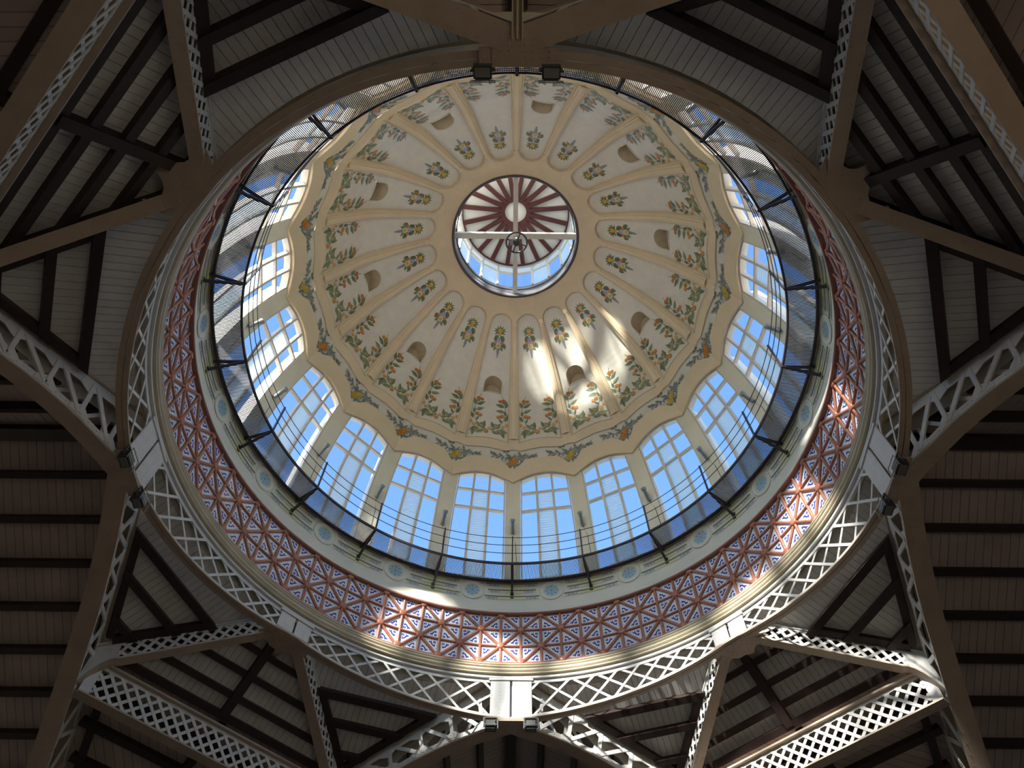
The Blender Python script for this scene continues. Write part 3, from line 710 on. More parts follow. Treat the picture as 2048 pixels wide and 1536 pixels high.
mb = MB(); mb.lathe([(3.22, 35.585), (3.2, 35.54), (3.14, 35.52), (3.08, 35.56), (3.1, 35.7)], 120)
dome = tag(obj('ceiling_dome', mb.mesh('oculus_lip', M['lantrim'], True)), 'cream dome of twenty ribbed bays painted with fruit wreaths', 'dome', kind='structure')
for k in range(20):
    A = rotz(radians(9 + 18 * k)); B = rotz(radians(18 * k)); odd = (9 + 18 * k) in (27, 63, 99, 135, 171, 207, 243, 279, 315, 351)
    f_ = obj('bay_frame', fr_me, dome, mat=A); obj('bead_moulding', bead_me, f_)
    p_ = obj('panel', pB_me if odd else pA_me, dome, mat=A); obj('painted_wreath', wreath_me, p_); obj('painted_sprig', sprig_me, p_)
    if odd: obj('niche', ni_me, p_); obj('niche_edge', nb_me, p_)
    b_ = obj('garland_band', band_me, dome, mat=A); obj('painted_garland', gar[k % 2], b_, mat=Matrix.Rotation(radians(9), 4, 'Z'))
    obj('rib', rib_me, dome, mat=B)

# ------------------------------------------------------------------ lantern
mb = MB(); mb.lathe([(3.12, 35.55), (3.12, 36.15), (3.16, 36.2), (3.16, 36.75), (3.1, 36.8), (3.35, 36.85)], 100)
lant = tag(obj('ceiling_lantern', mb.mesh('lantern_drum', M['lantdrum'], True)), 'small round glazed lantern crowning the dome with spoked wooden ceiling', 'lantern', kind='structure')
mb = MB(); mb.lathe([(3.0, 36.2), (3.06, 36.2), (3.06, 36.3), (3.0, 36.3)], 80, closed_prof=True); obj('dark_hoop', mb.mesh('dark_hoop', M['lantrim']), lant)
m1, m2, p1, p2, r1, b1 = MB(), MB(), MB(), MB(), MB(), MB()
m1.box((-0.05, 3.04, 36.8), (0.05, 3.22, 39.72))
a9 = radians(18)
m2.hexa([(0, 3.08, 38.75), (3.08 * sin(a9), 3.08 * cos(a9), 38.75), (3.2 * sin(a9), 3.2 * cos(a9), 38.75), (0, 3.2, 38.75), (0, 3.08, 38.86), (3.08 * sin(a9), 3.08 * cos(a9), 38.86), (3.2 * sin(a9), 3.2 * cos(a9), 38.86), (0, 3.2, 38.86)])
def lp_(z0, z1): return [(0, 3.14, z0), (3.14 * sin(a9), 3.14 * cos(a9), z0), (3.14 * sin(a9), 3.14 * cos(a9), z1), (0, 3.14, z1)]
p1.poly(lp_(36.8, 38.75)); p2.poly(lp_(38.86, 39.72))
r1.bar((0, 0.62, 40.27), (0, 2.98, 39.66), 0.235, 0.16)
t9 = tan(radians(9)); b1.poly([(-0.6 * t9, 0.6, 40.40), (0.6 * t9, 0.6, 40.40), (3.2 * t9, 3.2, 39.72), (-3.2 * t9, 3.2, 39.72)])
ms = [m1.mesh('mullion', M['lantboard']), m2.mesh('transom', M['lantboard']), p1.mesh('pane', M['glass']), p1.mesh('pane', M['frost']), p2.mesh('pane', M['frost']), r1.mesh('ceiling_rib', M['lantwood']), b1.mesh('ceiling_board', M['lantboard'])]
for k in range(20):
    A = rotz(radians(18 * k)); Bm = rotz(radians(18 * k + 9))
    obj('mullion', ms[0], lant, mat=A); obj('transom', ms[1], lant, mat=A)
    fro = (k % 20) in (1, 3, 5, 7, 9, 10, 12, 14, 16, 18)
    obj('pane', ms[3] if fro else ms[2], lant, mat=A); obj('upper_pane', ms[4], lant, mat=A)
    obj('ceiling_rib', ms[5], lant, mat=Bm); obj('ceiling_board', ms[6], lant, mat=Bm)
mb = MB(); mb.lathe([(2.9, 39.62), (2.98, 39.62), (2.98, 39.78), (2.9, 39.74)], 80, closed_prof=True); obj('outer_hoop', mb.mesh('outer_hoop', M['lantwood']), lant)
mb = MB(); mb.lathe([(2.98, 39.70), (3.4, 39.70), (3.4, 39.9), (2.98, 39.9)], 80, closed_prof=True); obj('eaves_ring', mb.mesh('eaves_ring', M['lantboard']), lant)
mb = MB(); mb.lathe([(0.60, 40.24), (0.80, 40.19), (0.82, 40.36), (0.6, 40.40)], 48, closed_prof=True); obj('inner_hoop', mb.mesh('inner_hoop', M['lantwood']), lant)
mb = MB(); mb.lathe([(0.001, 40.36), (0.62, 40.36)], 40); obj('ceiling_disc', mb.mesh('ceiling_disc', M['lantboard']), lant)
# cross beams and the pulley wheel
cb = empty('cross_beam', loc=(0, 0, 36.0)); tag(cb, 'cream steel cross spanning the round opening of the lantern', 'beam')
mb = MB(); mb.bar((-3.1, 0, 0.1), (3.1, 0, 0.1), 0.30, 0.22); mb.bar((-3.1, 0.13, 0.3), (3.1, 0.13, 0.3), 0.06, 0.2); obj('beam', mb.mesh('beam', M['lantboard']), cb)
mb = MB(); mb.bar((0, -3.1, 0.0), (0, 3.1, 0.0), 0.24, 0.18); obj('beam', mb.mesh('beam', M['lantboard']), cb)
pw = empty('pulley_wheel', loc=(0.06, 0.0, 35.0)); tag(pw, 'dark iron pulley wheel hanging below the lantern cross', 'wheel')
mb = MB(); mb.tube([(0.52 * cos(t), 0.52 * sin(t), 0) for t in [2 * pi * i / 36 for i in range(36)]], 0.05, 6, True); obj('rim', mb.mesh('rim', M['chrome'], True), pw)
mb = MB(); mb.tube([(0, 0, -0.28), (0, 0, -0.1), (0, 0, 0.12), (0, 0, 0.24)], [0.1, 0.17, 0.17, 0.08], 10); obj('hub', mb.mesh('hub', M['lampdark'], True), pw)
for t in (20, 110, 200, 290):
    mb = MB(); mb.bar((0.1 * cos(radians(t)), 0.1 * sin(radians(t)), 0), (0.5 * cos(radians(t)), 0.5 * sin(radians(t)), 0), 0.06, 0.05); obj('spoke', mb.mesh('spoke', M['chrome']), pw)
mb = MB(); mb.tube([(0, 0, 0.2), (0, 0, 0.92)], 0.05, 8); obj('hanger_rod', mb.mesh('hanger_rod', M['lampmetal'], True), pw)
mb = MB(); mb.box((-0.34, -0.2, -0.08), (-0.16, 0.12, 0.16)); mb.tube([(-0.25, -0.1, 0.1), (-0.28, -0.14, 0.3), (-0.2, -0.1, 0.5)], 0.03, 5); obj('chain_block', mb.mesh('chain_block', M['lampmetal']), pw)

# ------------------------------------------------------------------ catwalk
cw = empty('catwalk', loc=(0, 0, 22.15)); tag(cw, 'dark steel ring catwalk with open grating and wire railing below windows', 'walkway')
off = (0, 0, 22.15)
RI, RO, HWK = 9.245, 10.28, 22.15
mb = MB(); mb.lathe([(RI, HWK - 0.05), (RI + 0.06, HWK - 0.05), (RI + 0.06, HWK + 0.05), (RI, HWK + 0.05)], 200, closed_prof=True); obj('inner_rail', mb.mesh('inner_rail', M['darkmetal'], off=off), cw)
mb = MB(); mb.lathe([(RO - 0.07, HWK - 0.07), (RO, HWK - 0.07), (RO, HWK + 0.05), (RO - 0.07, HWK + 0.05)], 200, closed_prof=True); obj('outer_rail', mb.mesh('outer_rail', M['darkmetal'], off=off), cw)
mb = MB(); nB = 1160
for i in range(nB):
    a = 2 * pi * i / nB; s_, c_ = sin(a), cos(a); w = 0.0105
    P = lambda r, t, z: (r * s_ + t * c_, r * c_ - t * s_, z)
    mb.hexa([P(RI + .05, -w, HWK - .02), P(RI + .05, w, HWK - .02), P(RO - .05, w, HWK - .02), P(RO - .05, -w, HWK - .02), P(RI + .05, -w, HWK + .02), P(RI + .05, w, HWK + .02), P(RO - .05, w, HWK + .02), P(RO - .05, -w, HWK + .02)])
tag(obj('grating_bars', mb.mesh('grating_bars', M['darkmetal'], off=off), cw), kind='stuff')
br, sr_, po = MB(), MB(), MB()
br.bar((0, RI - 0.04, HWK - 0.09), (0, RO + 0.1, HWK - 0.09), 0.075, 0.10)
sr_.bar((0, RI + 0.02, HWK - 0.10), (0.0, RO + 0.10, HWK - 0.70), 0.085, 0.085); sr_.box((-0.07, RO + 0.06, HWK - 0.86), (0.07, RO + 0.10, HWK - 0.56))
po.bar((0, RI - 0.02, HWK - 0.12), (0, RI - 0.02, HWK + 1.55), 0.055, 0.07, (0, 1, 0))
bme, sme, pme = br.mesh('bracket_beam', M['darkmetal'], off=off), sr_.mesh('strut', M['darkmetal'], off=off), po.mesh('railing_post', M['darkmetal'], off=off)
for k in range(20):
    A = rotz(radians(18 * k)); b_ = obj('bracket_beam', bme, cw, mat=A); obj('strut', sme, b_); obj('railing_post', pme, cw, mat=A)
for h in (HWK + 1.5, HWK + 1.03, HWK + 0.55):
    mb = MB(); mb.tube([((RI - 0.02) * sin(t), (RI - 0.02) * cos(t), h) for t in [2 * pi * i / 160 for i in range(160)]], 0.016, 5, True)
    obj('railing_wire', mb.mesh('railing_wire', M['darkmetal'], off=off), cw)

# ------------------------------------------------------------------ spotlights on the pillars
sb = MB(); ax = Vector((0, -0.62, 0.79)).normalized()
base = Vector((0, 0, 0))
sb.tube([ax * -0.30, ax * -0.27, ax * 0.18, ax * 0.20, ax * 0.33], [0.06, 0.09, 0.09, 0.115, 0.12], 12)
sk = MB(); sk.tube([ax * 0.325, ax * 0.34], [0.10, 0.10], 12)
sy = MB(); sy.bar((0, 0.30, 0.02), (0, 0.08, -0.02), 0.05, 0.10); sy.box((-0.07, 0.24, -0.16), (0.07, 0.31, 0.14))
sc_ = MB(); sc_.tube([(0.0, 0.25, -0.15), (0.05, 0.30, -0.45), (0.14, 0.33, -0.75), (0.15, 0.37, -1.3), (0.2, 0.46, -2.2)], 0.014, 5)
sl = [sb.mesh('lamp_body', M['lampmetal'], True), sk.mesh('lamp_lens', M['lampglass']), sy.mesh('bracket', M['lampdark']), sc_.mesh('cable', M['lampdark'])]
for k in range(20):
    dgr = norm180(18 * k); i = int(abs(dgr) / 18 + 0.5)
    lab = 'small grey spotlight on the bottom centre window pillar' if i == 0 else 'small grey spotlight on the top centre window pillar' if i == 10 else 'small grey spotlight on the %s pillar %s of the bottom centre pillar' % (ORD[i], 'right' if dgr > 0 else 'left')
    o = empty('spotlight', mat=rotz(radians(18 * k)) @ Matrix.Translation((0, 9.88, 25.12))); tag(o, lab, 'spotlight', 'spotlights on the dome window pillars')
    obj('lamp_body', sl[0], o); obj('lamp_lens', sl[1], o); obj('bracket', sl[2], o); obj('cable', sl[3], o)

# ------------------------------------------------------------------ ring girder
RG = 10.25; HT = 17.37
def h_bot(deg):                                        # underside of the girder: deepest at the four main piers
    d_ = abs(((deg + 45) % 90) - 45); t = d_ / 45.0
    return 15.62 + (16.50 - 15.62) * (t ** 0.92)
rg = empty('ring_girder', loc=(0, 0, 16.5)); off = (0, 0, 16.5); tag(rg, 'white riveted steel lattice ring girder carrying the dome', 'girder')
mb = MB(); mb.lathe([(10.13, HT - 0.07), (10.42, HT - 0.07), (10.42, HT), (10.13, HT)], 200, closed_prof=True); mb.lathe([(10.22, HT - 0.22), (10.26, HT - 0.22), (10.26, HT - 0.08), (10.22, HT - 0.08)], 200, closed_prof=True)
obj('top_flange', mb.mesh('top_flange', M['steel'], off=off), rg)
for r0, r1 in ((10.115, 10.245), (10.27, 10.42)):
    mb = MB(); n = 200; lp = []
    for i in range(n):
        dg = 360 * i / n; h = h_bot(dg); a = radians(dg); lp.append(mb.add([(r * sin(a), r * cos(a), z) for r, z in ((r0, h), (r1, h), (r1, h + 0.05), (r0, h + 0.05))]))
    for i in range(n):
        a, b = lp[i], lp[(i + 1) % n]
        for j in range(4): mb.face((a + j, b + j, b + (j + 1) % 4, a + (j + 1) % 4))
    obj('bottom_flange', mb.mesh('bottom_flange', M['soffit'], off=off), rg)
mb = MB(); n = 200; lp = []
for i in range(n):
    dg = 360 * i / n; h = h_bot(dg); a = radians(dg); lp.append(mb.add([(r * sin(a), r * cos(a), z) for r, z in ((10.20, h + .05), (10.225, h + .05), (10.225, h + 0.17), (10.20, h + 0.17))]))
for i in range(n):
    a, b = lp[i], lp[(i + 1) % n]
    for j in range(4): mb.face((a + j, b + j, b + (j + 1) % 4, a + (j + 1) % 4))
obj('bottom_web', mb.mesh('bottom_web', M['steel'], off=off), rg)
TN = [0.1, 5.8, 11.9, 16.9, 21.6, 26.1, 30.5, 34.8, 39.0, 43.1]; BN = [-1.5, 4.1, 9.6, 14.7, 19.9, 24.5, 29.0, 33.5, 37.8, 42.0, 46.0]
lat = []
def ring_bar(at, ab, rad):
    lo, hi = 3.7, 41.5; (x0, h0), (x1, h1) = (at, 1.0), (ab, 0.0)
    def clip(x, f): return f
    t0, t1 = 0.0, 1.0
    for lim, sg in ((lo, 1), (hi, -1)):
        d0, d1 = sg * (x0 - lim), sg * (x1 - lim)
        if d0 < 0 and d1 < 0: return None
        if d0 < 0: t0 = max(t0, d0 / (d0 - d1))
        if d1 < 0: t1 = min(t1, d0 / (d0 - d1))
    def P(t):
        x = x0 + (x1 - x0) * t; hb = h_bot(x) + 0.1; h = (HT - 0.12) + (hb - HT + 0.12) * t; a = radians(x); return (rad * sin(a), rad * cos(a), h)
    return P(t0), P(t1), Vector((sin(radians(x0)), cos(radians(x0)), 0))
for i in range(len(TN)):
    for j, rad in ((i - 1, 10.235), (i + 2, 10.26)):
        if 0 <= j < len(BN):
            r_ = ring_bar(TN[i], BN[j], rad)
            if r_ and (Vector(r_[0]) - Vector(r_[1])).length > 0.15:
                m_ = MB(); m_.bar(r_[0], r_[1], 0.085, 0.022, r_[2]); lat.append(m_.mesh('lattice_bar', M['steel']))
for q_ in range(4):
    for mi in (1, -1):
        Mx = Matrix.Translation((0, 0, -16.5)) @ rotz(radians(90 * q_)) @ Matrix.Diagonal((mi, 1, 1, 1))
        for m_ in lat: obj('lattice_bar', m_, rg, mat=Mx)
def rivets(mb, pts, nrm, r=0.022):
    nrm = Vector(nrm).normalized(); a = nrm.orthogonal().normalized(); b = nrm.cross(a)
    for p in pts:
        p = Vector(p); i = mb.add([p + (a * cos(t) + b * sin(t)) * r for t in (0, 1.257, 2.513, 3.77, 5.027)] + [p + nrm * r * 0.9])
        for k in range(5): mb.face((i + k, i + (k + 1) % 5, i + 5))
def pier(diag):
    hb = 16.50 if diag else 15.62; W_ = 0.62 if diag else 0.72; pl, rv, so = MB(), MB(), MB()
    for sg in (-1, 1):
        x0, x1 = (0.045, W_); xs = sorted((sg * x0, sg * x1))
        pl.box((xs[0], 10.165, hb + 0.04), (xs[1], 10.20, HT - 0.06))
        rivets(rv, [(sg * (W_ - 0.06), 10.165, hb + 0.15 + 0.14 * i) for i in range(int((HT - hb - 0.25) / 0.14))] + [(sg * 0.40, 10.165, hb + 0.15 + 0.14 * i) for i in range(int((HT - hb - 0.25) / 0.14))] + [(sg * 0.12, 10.165, hb + 0.15 + 0.14 * i) for i in range(int((HT - hb - 0.25) / 0.14))], (0, -1, 0), 0.018)
    pl.box((-0.05, 10.30, hb + 0.04), (0.05, 10.33, HT - 0.06)); pl.box((-W_ - 0.06, 10.12, HT - 0.16), (W_ + 0.06, 10.17, HT - 0.05))
    so.box((-W_ - 0.03, 10.10, hb - 0.02), (W_ + 0.03, 10.46, hb + 0.05))
    return pl.mesh('pier_plates', M['steel'], off=off), rv.mesh('rivets', M['steel'], off=off), so.mesh('sole_plate', M['soffit'], off=off)
pm = [pier(False), pier(True)]
for k in range(8):
    A = rotz(radians(45 * k)); p_ = obj('pier_plates', pm[k % 2][0], rg, mat=A); tag(obj('rivets', pm[k % 2][1], p_), kind='stuff'); obj('sole_plate', pm[k % 2][2], p_)

# ------------------------------------------------------------------ arch trusses meeting at the four main piers
PHI = radians(19)
def T_(t): return 17.75 - 0.43 * t
BP = [(0, 15.60), (1, 15.53), (2.2, 15.33), (3.4, 14.98), (4.4, 14.58), (5.8, 13.75), (6.65, 13.2), (8, 12.3), (10, 10.9), (12, 9.2), (14, 7.2), (16.4, 4.2)]
def B_(t):
    for (a, x), (b, y) in zip(BP, BP[1:]):
        if t <= b: return x + (y - x) * (t - a) / (b - a)
    return BP[-1][1]
WA = 0.52
def arm_parts(L=16.4):
    """one arm, running to the right of the bottom pier, in world space"""
    dd = Vector((cos(PHI), sin(PHI), 0)); nn = Vector((-sin(PHI), cos(PHI), 0)); o = Vector((0, 10.28, 0))
    def P(t, q, h): v = o + dd * t + nn * q; return (v.x, v.y, h)
    ts = [0.0] + [0.4 * i for i in range(1, 42)]
    out = []
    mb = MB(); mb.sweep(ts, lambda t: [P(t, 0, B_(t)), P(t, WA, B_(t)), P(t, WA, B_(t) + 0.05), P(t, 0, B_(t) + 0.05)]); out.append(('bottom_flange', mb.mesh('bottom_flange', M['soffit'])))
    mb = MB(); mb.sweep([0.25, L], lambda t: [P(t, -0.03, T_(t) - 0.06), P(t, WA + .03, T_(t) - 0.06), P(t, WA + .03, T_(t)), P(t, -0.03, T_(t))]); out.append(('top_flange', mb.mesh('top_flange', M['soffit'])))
    for q in (0.03, WA - 0.05):
        mb = MB(); mb.sweep(ts, lambda t: [P(t, q, B_(t) + 0.05), P(t, q + 0.02, B_(t) + 0.05), P(t, q + 0.02, B_(t) + 0.27), P(t, q, B_(t) + 0.27)]); out.append(('web_plate', mb.mesh('web_plate', M['steel'])))
        mb = MB(); mb.sweep([0.25, L], lambda t: [P(t, q, T_(t) - 0.36), P(t, q + 0.02, T_(t) - 0.36), P(t, q + 0.02, T_(t) - 0.05), P(t, q, T_(t) - 0.05)]); out.append(('web_plate', mb.mesh('web_plate', M['steel'])))
    t = 1.0; step = 1.08; i = 0
    while t < 9.0:
        for q, kind in ((0.02, 0), (WA - 0.04, 1)):
            mb = MB()
            mb.bar(P(t, q, B_(t) + 0.16), P(t + 0.22, q, T_(t + .22) - 0.2), 0.13, 0.05, nn); out.append(('web_post', mb.mesh('web_post', M['steel'])))
            mb = MB()
            if kind == 0: mb.bar(P(t + 0.05, q, B_(t) + 0.16), P(t + step + 0.12, q, T_(t + step + .12) - 0.2), 0.13, 0.05, nn)
            else: mb.bar(P(t + step, q, B_(t + step) + 0.16), P(t + 0.22, q, T_(t + .22) - 0.2), 0.11, 0.03, nn)
            out.append(('web_diagonal', mb.mesh('web_diagonal', M['steel'])))
        for q in (0.015, WA - 0.045):
            x0 = t + 0.05; mb = MB(); mb.sweep([x0 - .29, x0, x0 + .29], lambda x: [P(x, q, B_(x) + 0.1), P(x, q + 0.025, B_(x) + 0.1), P(x, q + 0.025, B_(x) + (0.48 if abs(x - x0) < .01 else 0.27)), P(x, q, B_(x) + (0.48 if abs(x - x0) < .01 else 0.27))])
            out.append(('gusset_plate', mb.mesh('gusset_plate', M['steel'])))
            x1 = t + 0.22; mb = MB(); mb.sweep([x1 - .3, x1, x1 + .35], lambda x: [P(x, q, T_(x) - (0.55 if abs(x - x1) < .01 else 0.36)), P(x, q + 0.025, T_(x) - (0.55 if abs(x - x1) < .01 else 0.36)), P(x, q + 0.025, T_(x) - 0.1), P(x, q, T_(x) - 0.1)])
            out.append(('gusset_plate', mb.mesh('gusset_plate', M['steel'])))
        t += step; i += 1
    mb = MB(); rivets(mb, [P(0.25 * i + 0.1, q, B_(0.25 * i + 0.1)) for i in range(44) for q in (0.09, WA - 0.09)], (0, 0, -1)); rivets(mb, [P(0.16 * i + 0.3, 0.03, B_(0.16 * i + .3) + 0.17) for i in range(60)], -nn, 0.016)
    rivets(mb, [P(0.16 * i + 0.5, 0.03, T_(0.16 * i + .5) - 0.13) for i in range(60)], -nn, 0.016); rivets(mb, [P(0.3 * i + 0.4, -0.03, T_(0.3 * i + .4) - 0.03) for i in range(30)], -nn, 0.014)
    out.append(('rivets', mb.mesh('rivets', M['soffit'])))
    return out
arm = arm_parts()
cr = MB(); cr.box((-0.5, 10.10, 15.575), (0.5, 10.82, 15.615)); rivets(cr, [(x * 0.16, 10.16 + 0.12 * j, 15.575) for x in range(-4, 5) if abs(x) > 0 for j in range(1, 5)], (0, 0, -1), 0.028)
crown_me = cr.mesh('crown_plate', M['soffit'])
for q_ in range(4):
    a = radians(90 * q_); root = empty('arch_truss', mat=rotz(a) @ Matrix.Translation((0, 10.28, 15.6)))
    tag(root, 'steel arch truss springing both ways from the %s pier of the ring' % SIDE[90 * q_], 'truss', 'arch trusses at the main piers')
    inv = Matrix.Translation((0, -10.28, -15.6))
    for mi in (1, -1):
        Mx = inv @ Matrix.Diagonal((mi, 1, 1, 1))
        for nm, me in arm:
            o_ = obj(nm, me, root, mat=Mx)
            if nm == 'rivets': o_['kind'] = 'stuff'
    obj('crown_plate', crown_me, root, mat=inv)

# ------------------------------------------------------------------ corner girders
TQ = 6.3
Qr = Vector((TQ * cos(PHI), 10.3 + TQ * sin(PHI), 0)); Pr = Vector((10.32 * sin(pi / 4), 10.32 * cos(pi / 4), 0)); Ql = Vector((Qr.y, Qr.x, 0))
def pq_parts():
    """girder from the lower right diagonal pier to the bottom arch"""
    d_ = (Qr - Pr); L = d_.length; d_.normalize(); n_ = Vector((-d_.y, d_.x, 0))
    if n_.dot(Pr) > 0: n_ = -n_
    def HB(x): return min(16.50, 16.81 - 0.503 * x) if x < 4.45 else 16.81 - 0.503 * 4.45 - 1.05 * ((x - 4.45) / 0.8) ** 2
    def HTp(x): return 17.51 - 0.493 * x
    def P(x, q, h): v = Pr + d_ * x + n_ * q; return (v.x, v.y, h)
    out = []; xs = [0.25, 0.5, 0.8, 1.5, 2.5, 3.5, 4.45, 4.6, 4.75, 4.9, 5.05, 5.2]
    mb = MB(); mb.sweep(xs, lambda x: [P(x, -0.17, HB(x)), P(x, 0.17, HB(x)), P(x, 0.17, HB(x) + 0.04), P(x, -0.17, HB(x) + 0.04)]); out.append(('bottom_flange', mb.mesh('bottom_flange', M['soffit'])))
    mb = MB(); mb.sweep([0.15, 5.3], lambda x: [P(x, -0.2, HTp(x) - 0.05), P(x, 0.2, HTp(x) - 0.05), P(x, 0.2, HTp(x)), P(x, -0.2, HTp(x))]); mb.sweep([0.15, 5.3], lambda x: [P(x, 0.12, HTp(x) - 0.12), P(x, 0.16, HTp(x) - 0.12), P(x, 0.16, HTp(x) - 0.04), P(x, 0.12, HTp(x) - 0.04)])
    out.append(('top_flange', mb.mesh('top_flange', M['steel'])))
    mb = MB(); mb.sweep(xs[1:], lambda x: [P(x, 0.12, HB(x) + 0.03), P(x, 0.16, HB(x) + 0.03), P(x, 0.16, HB(x) + 0.09), P(x, 0.12, HB(x) + 0.09)]); mb.sweep([4.62, 4.8, 5.0, 5.25], lambda x: [P(x, 0.12, HB(x) + 0.03), P(x, 0.16, HB(x) + 0.03), P(x, 0.16, HTp(x) - .06), P(x, 0.12, HTp(x) - .06)])
    mb.sweep([0.15, 0.5, 0.72], lambda x: [P(x, 0.12, HB(x) + 0.03), P(x, 0.16, HB(x) + 0.03), P(x, 0.16, HTp(x) - .06), P(x, 0.12, HTp(x) - .06)])
    out.append(('web_plate', mb.mesh('web_plate', M['steel'])))
    pit = 0.325; a0, a1 = 0.66, 4.66
    for sg, q in ((1, 0.135), (-1, 0.152)):
        x = a0 - 0.6
        while x < a1 + 0.6:
            # from bottom chord to top chord at 45 degrees on the sloping girder
            rr = 0.54; dx, dh = rr * (sg * 0.894 + 0.447), rr * (-sg * 0.447 + 0.894)
            def pt(s_): return x + dx * s_, 16.81 - 0.503 * x + 0.07 + dh * s_
            s0, s1 = 0.0, 1.0
            for lim, ss in ((a0, 1), (a1, -1)):
                f0, f1 = ss * (x - lim), ss * (x + dx - lim)
                if f0 < 0 and f1 < 0: s0, s1 = 1, 0; break
                if f0 < 0: s0 = max(s0, f0 / (f0 - f1))
                if f1 < 0: s1 = min(s1, f0 / (f0 - f1))
            if s1 - s0 > 0.15:
                (xa, ha), (xb, hb) = pt(s0), pt(s1); mb = MB(); mb.bar(P(xa, q, ha), P(xb, q, hb), 0.095, 0.016, n_); out.append(('lattice_bar', mb.mesh('lattice_bar', M['steel'])))
            x += pit
    mb = MB(); rivets(mb, [P(0.6 + 0.2 * i, q, HB(0.6 + 0.2 * i)) for i in range(20) for q in (-0.11, 0.11)], (0, 0, -1), 0.02); rivets(mb, [P(0.4 + 0.2 * i, 0.2, HTp(0.4 + .2 * i) - 0.025) for i in range(24)], n_, 0.014); out.append(('rivets', mb.mesh('rivets', M['soffit'])))
    return out
pq = pq_parts()
def cross_parts():
    d_ = (Ql - Qr); L = d_.length; d_.normalize(); n_ = Vector((-0.70711, -0.70711, 0)); hb, ht = 13.40, 14.52
    def P(x, q, h): v = Qr + d_ * x + n_ * q; return (v.x, v.y, h)
    out = []
    for nm, z0, z1, mt in (('bottom_flange', hb, hb + 0.05, 'soffit'), ('top_flange', ht - 0.06, ht, 'soffit')):
        mb = MB(); mb.sweep([0.1, L - 0.1], lambda x: [P(x, -0.2, z0), P(x, 0.2, z0), P(x, 0.2, z1), P(x, -0.2, z1)]); out.append((nm, mb.mesh(nm, M[mt])))
    mb = MB()
    for z0, z1 in ((hb + 0.05, hb + 0.13), (ht - 0.16, ht - 0.06)): mb.sweep([0.1, L - 0.1], lambda x: [P(x, 0.03, z0), P(x, 0.06, z0), P(x, 0.06, z1), P(x, 0.03, z1)])
    for x0, x1 in ((0.1, 0.42), (L - 0.42, L - 0.1)): mb.sweep([x0, x1], lambda x: [P(x, 0.03, hb), P(x, 0.06, hb), P(x, 0.06, ht), P(x, 0.03, ht)])
    out.append(('web_plate', mb.mesh('web_plate', M['steel'])))
    a0, a1, dep = 0.42, L - 0.42, ht - hb - 0.22
    for sg, q in ((1, 0.045), (-1, 0.065)):
        x = a0 - dep
        while x < a1 + dep:
            s0, s1 = 0.0, 1.0; xe = x + sg * dep; ok = True
            for lim, ss in ((a0, 1), (a1, -1)):
                f0, f1 = ss * (x - lim), ss * (xe - lim)
                if f0 < 0 and f1 < 0: ok = False; break
                if f0 < 0: s0 = max(s0, f0 / (f0 - f1))
                if f1 < 0: s1 = min(s1, f0 / (f0 - f1))
            if ok and s1 - s0 > 0.1:
                mb = MB(); mb.bar(P(x + sg * dep * s0, q, hb + 0.11 + dep * s0), P(x + sg * dep * s1, q, hb + 0.11 + dep * s1), 0.095, 0.016, n_); out.append(('lattice_bar', mb.mesh('lattice_bar', M['steel'])))
            x += 0.40
    return out
cg = cross_parts()
gus = MB()
def gus_loop():
    h = [(-0.72, 10.22), (0.72, 10.22), (0.95, 10.62), (1.02, 10.74), (1.0, 11.10)]
    ar = [(0.60 + 0.38 * cos(radians(t)), 11.22 + 0.38 * sin(radians(t))) for t in (-20, -45, -70, -95, -120, -145, -170, -195)]
    h += ar + [(0.18, 11.46), (0.0, 11.40), (-0.18, 11.46)] + [(-x, y) for x, y in ar[::-1]]
    h += [(-1.0, 11.10), (-1.02, 10.74), (-0.95, 10.62)]
    return h
gl = gus_loop(); a = gus.add([(x, y, 16.46) for x, y in gl]); b = gus.add([(x, y, 16.49) for x, y in gl]); n = len(gl)
gus.face([a + i for i in range(n)]); gus.face([b + i for i in range(n)][::-1])
for i in range(n): j = (i + 1) % n; gus.face((a + i, a + j, b + j, b + i))
gr_ = MB(); rr_ = random.Random(3); rivets(gr_, [(x * 0.13, 10.35 + 0.12 * j, 16.46) for x in range(-5, 6) for j in range(8) if in_poly((x * 0.13, 10.35 + 0.12 * j), gl) and (x + j) % 2 == 0], (0, 0, -1), 0.02)
gus_me, gusr_me = gus.mesh('gusset', M['soffit']), gr_.mesh('rivets', M['soffit'])
CN = {0: 'lower right', 1: 'upper right', 2: 'upper left', 3: 'lower left'}
SWAP = Matrix(((0, 1, 0, 0), (1, 0, 0, 0), (0, 0, 1, 0), (0, 0, 0, 1)))
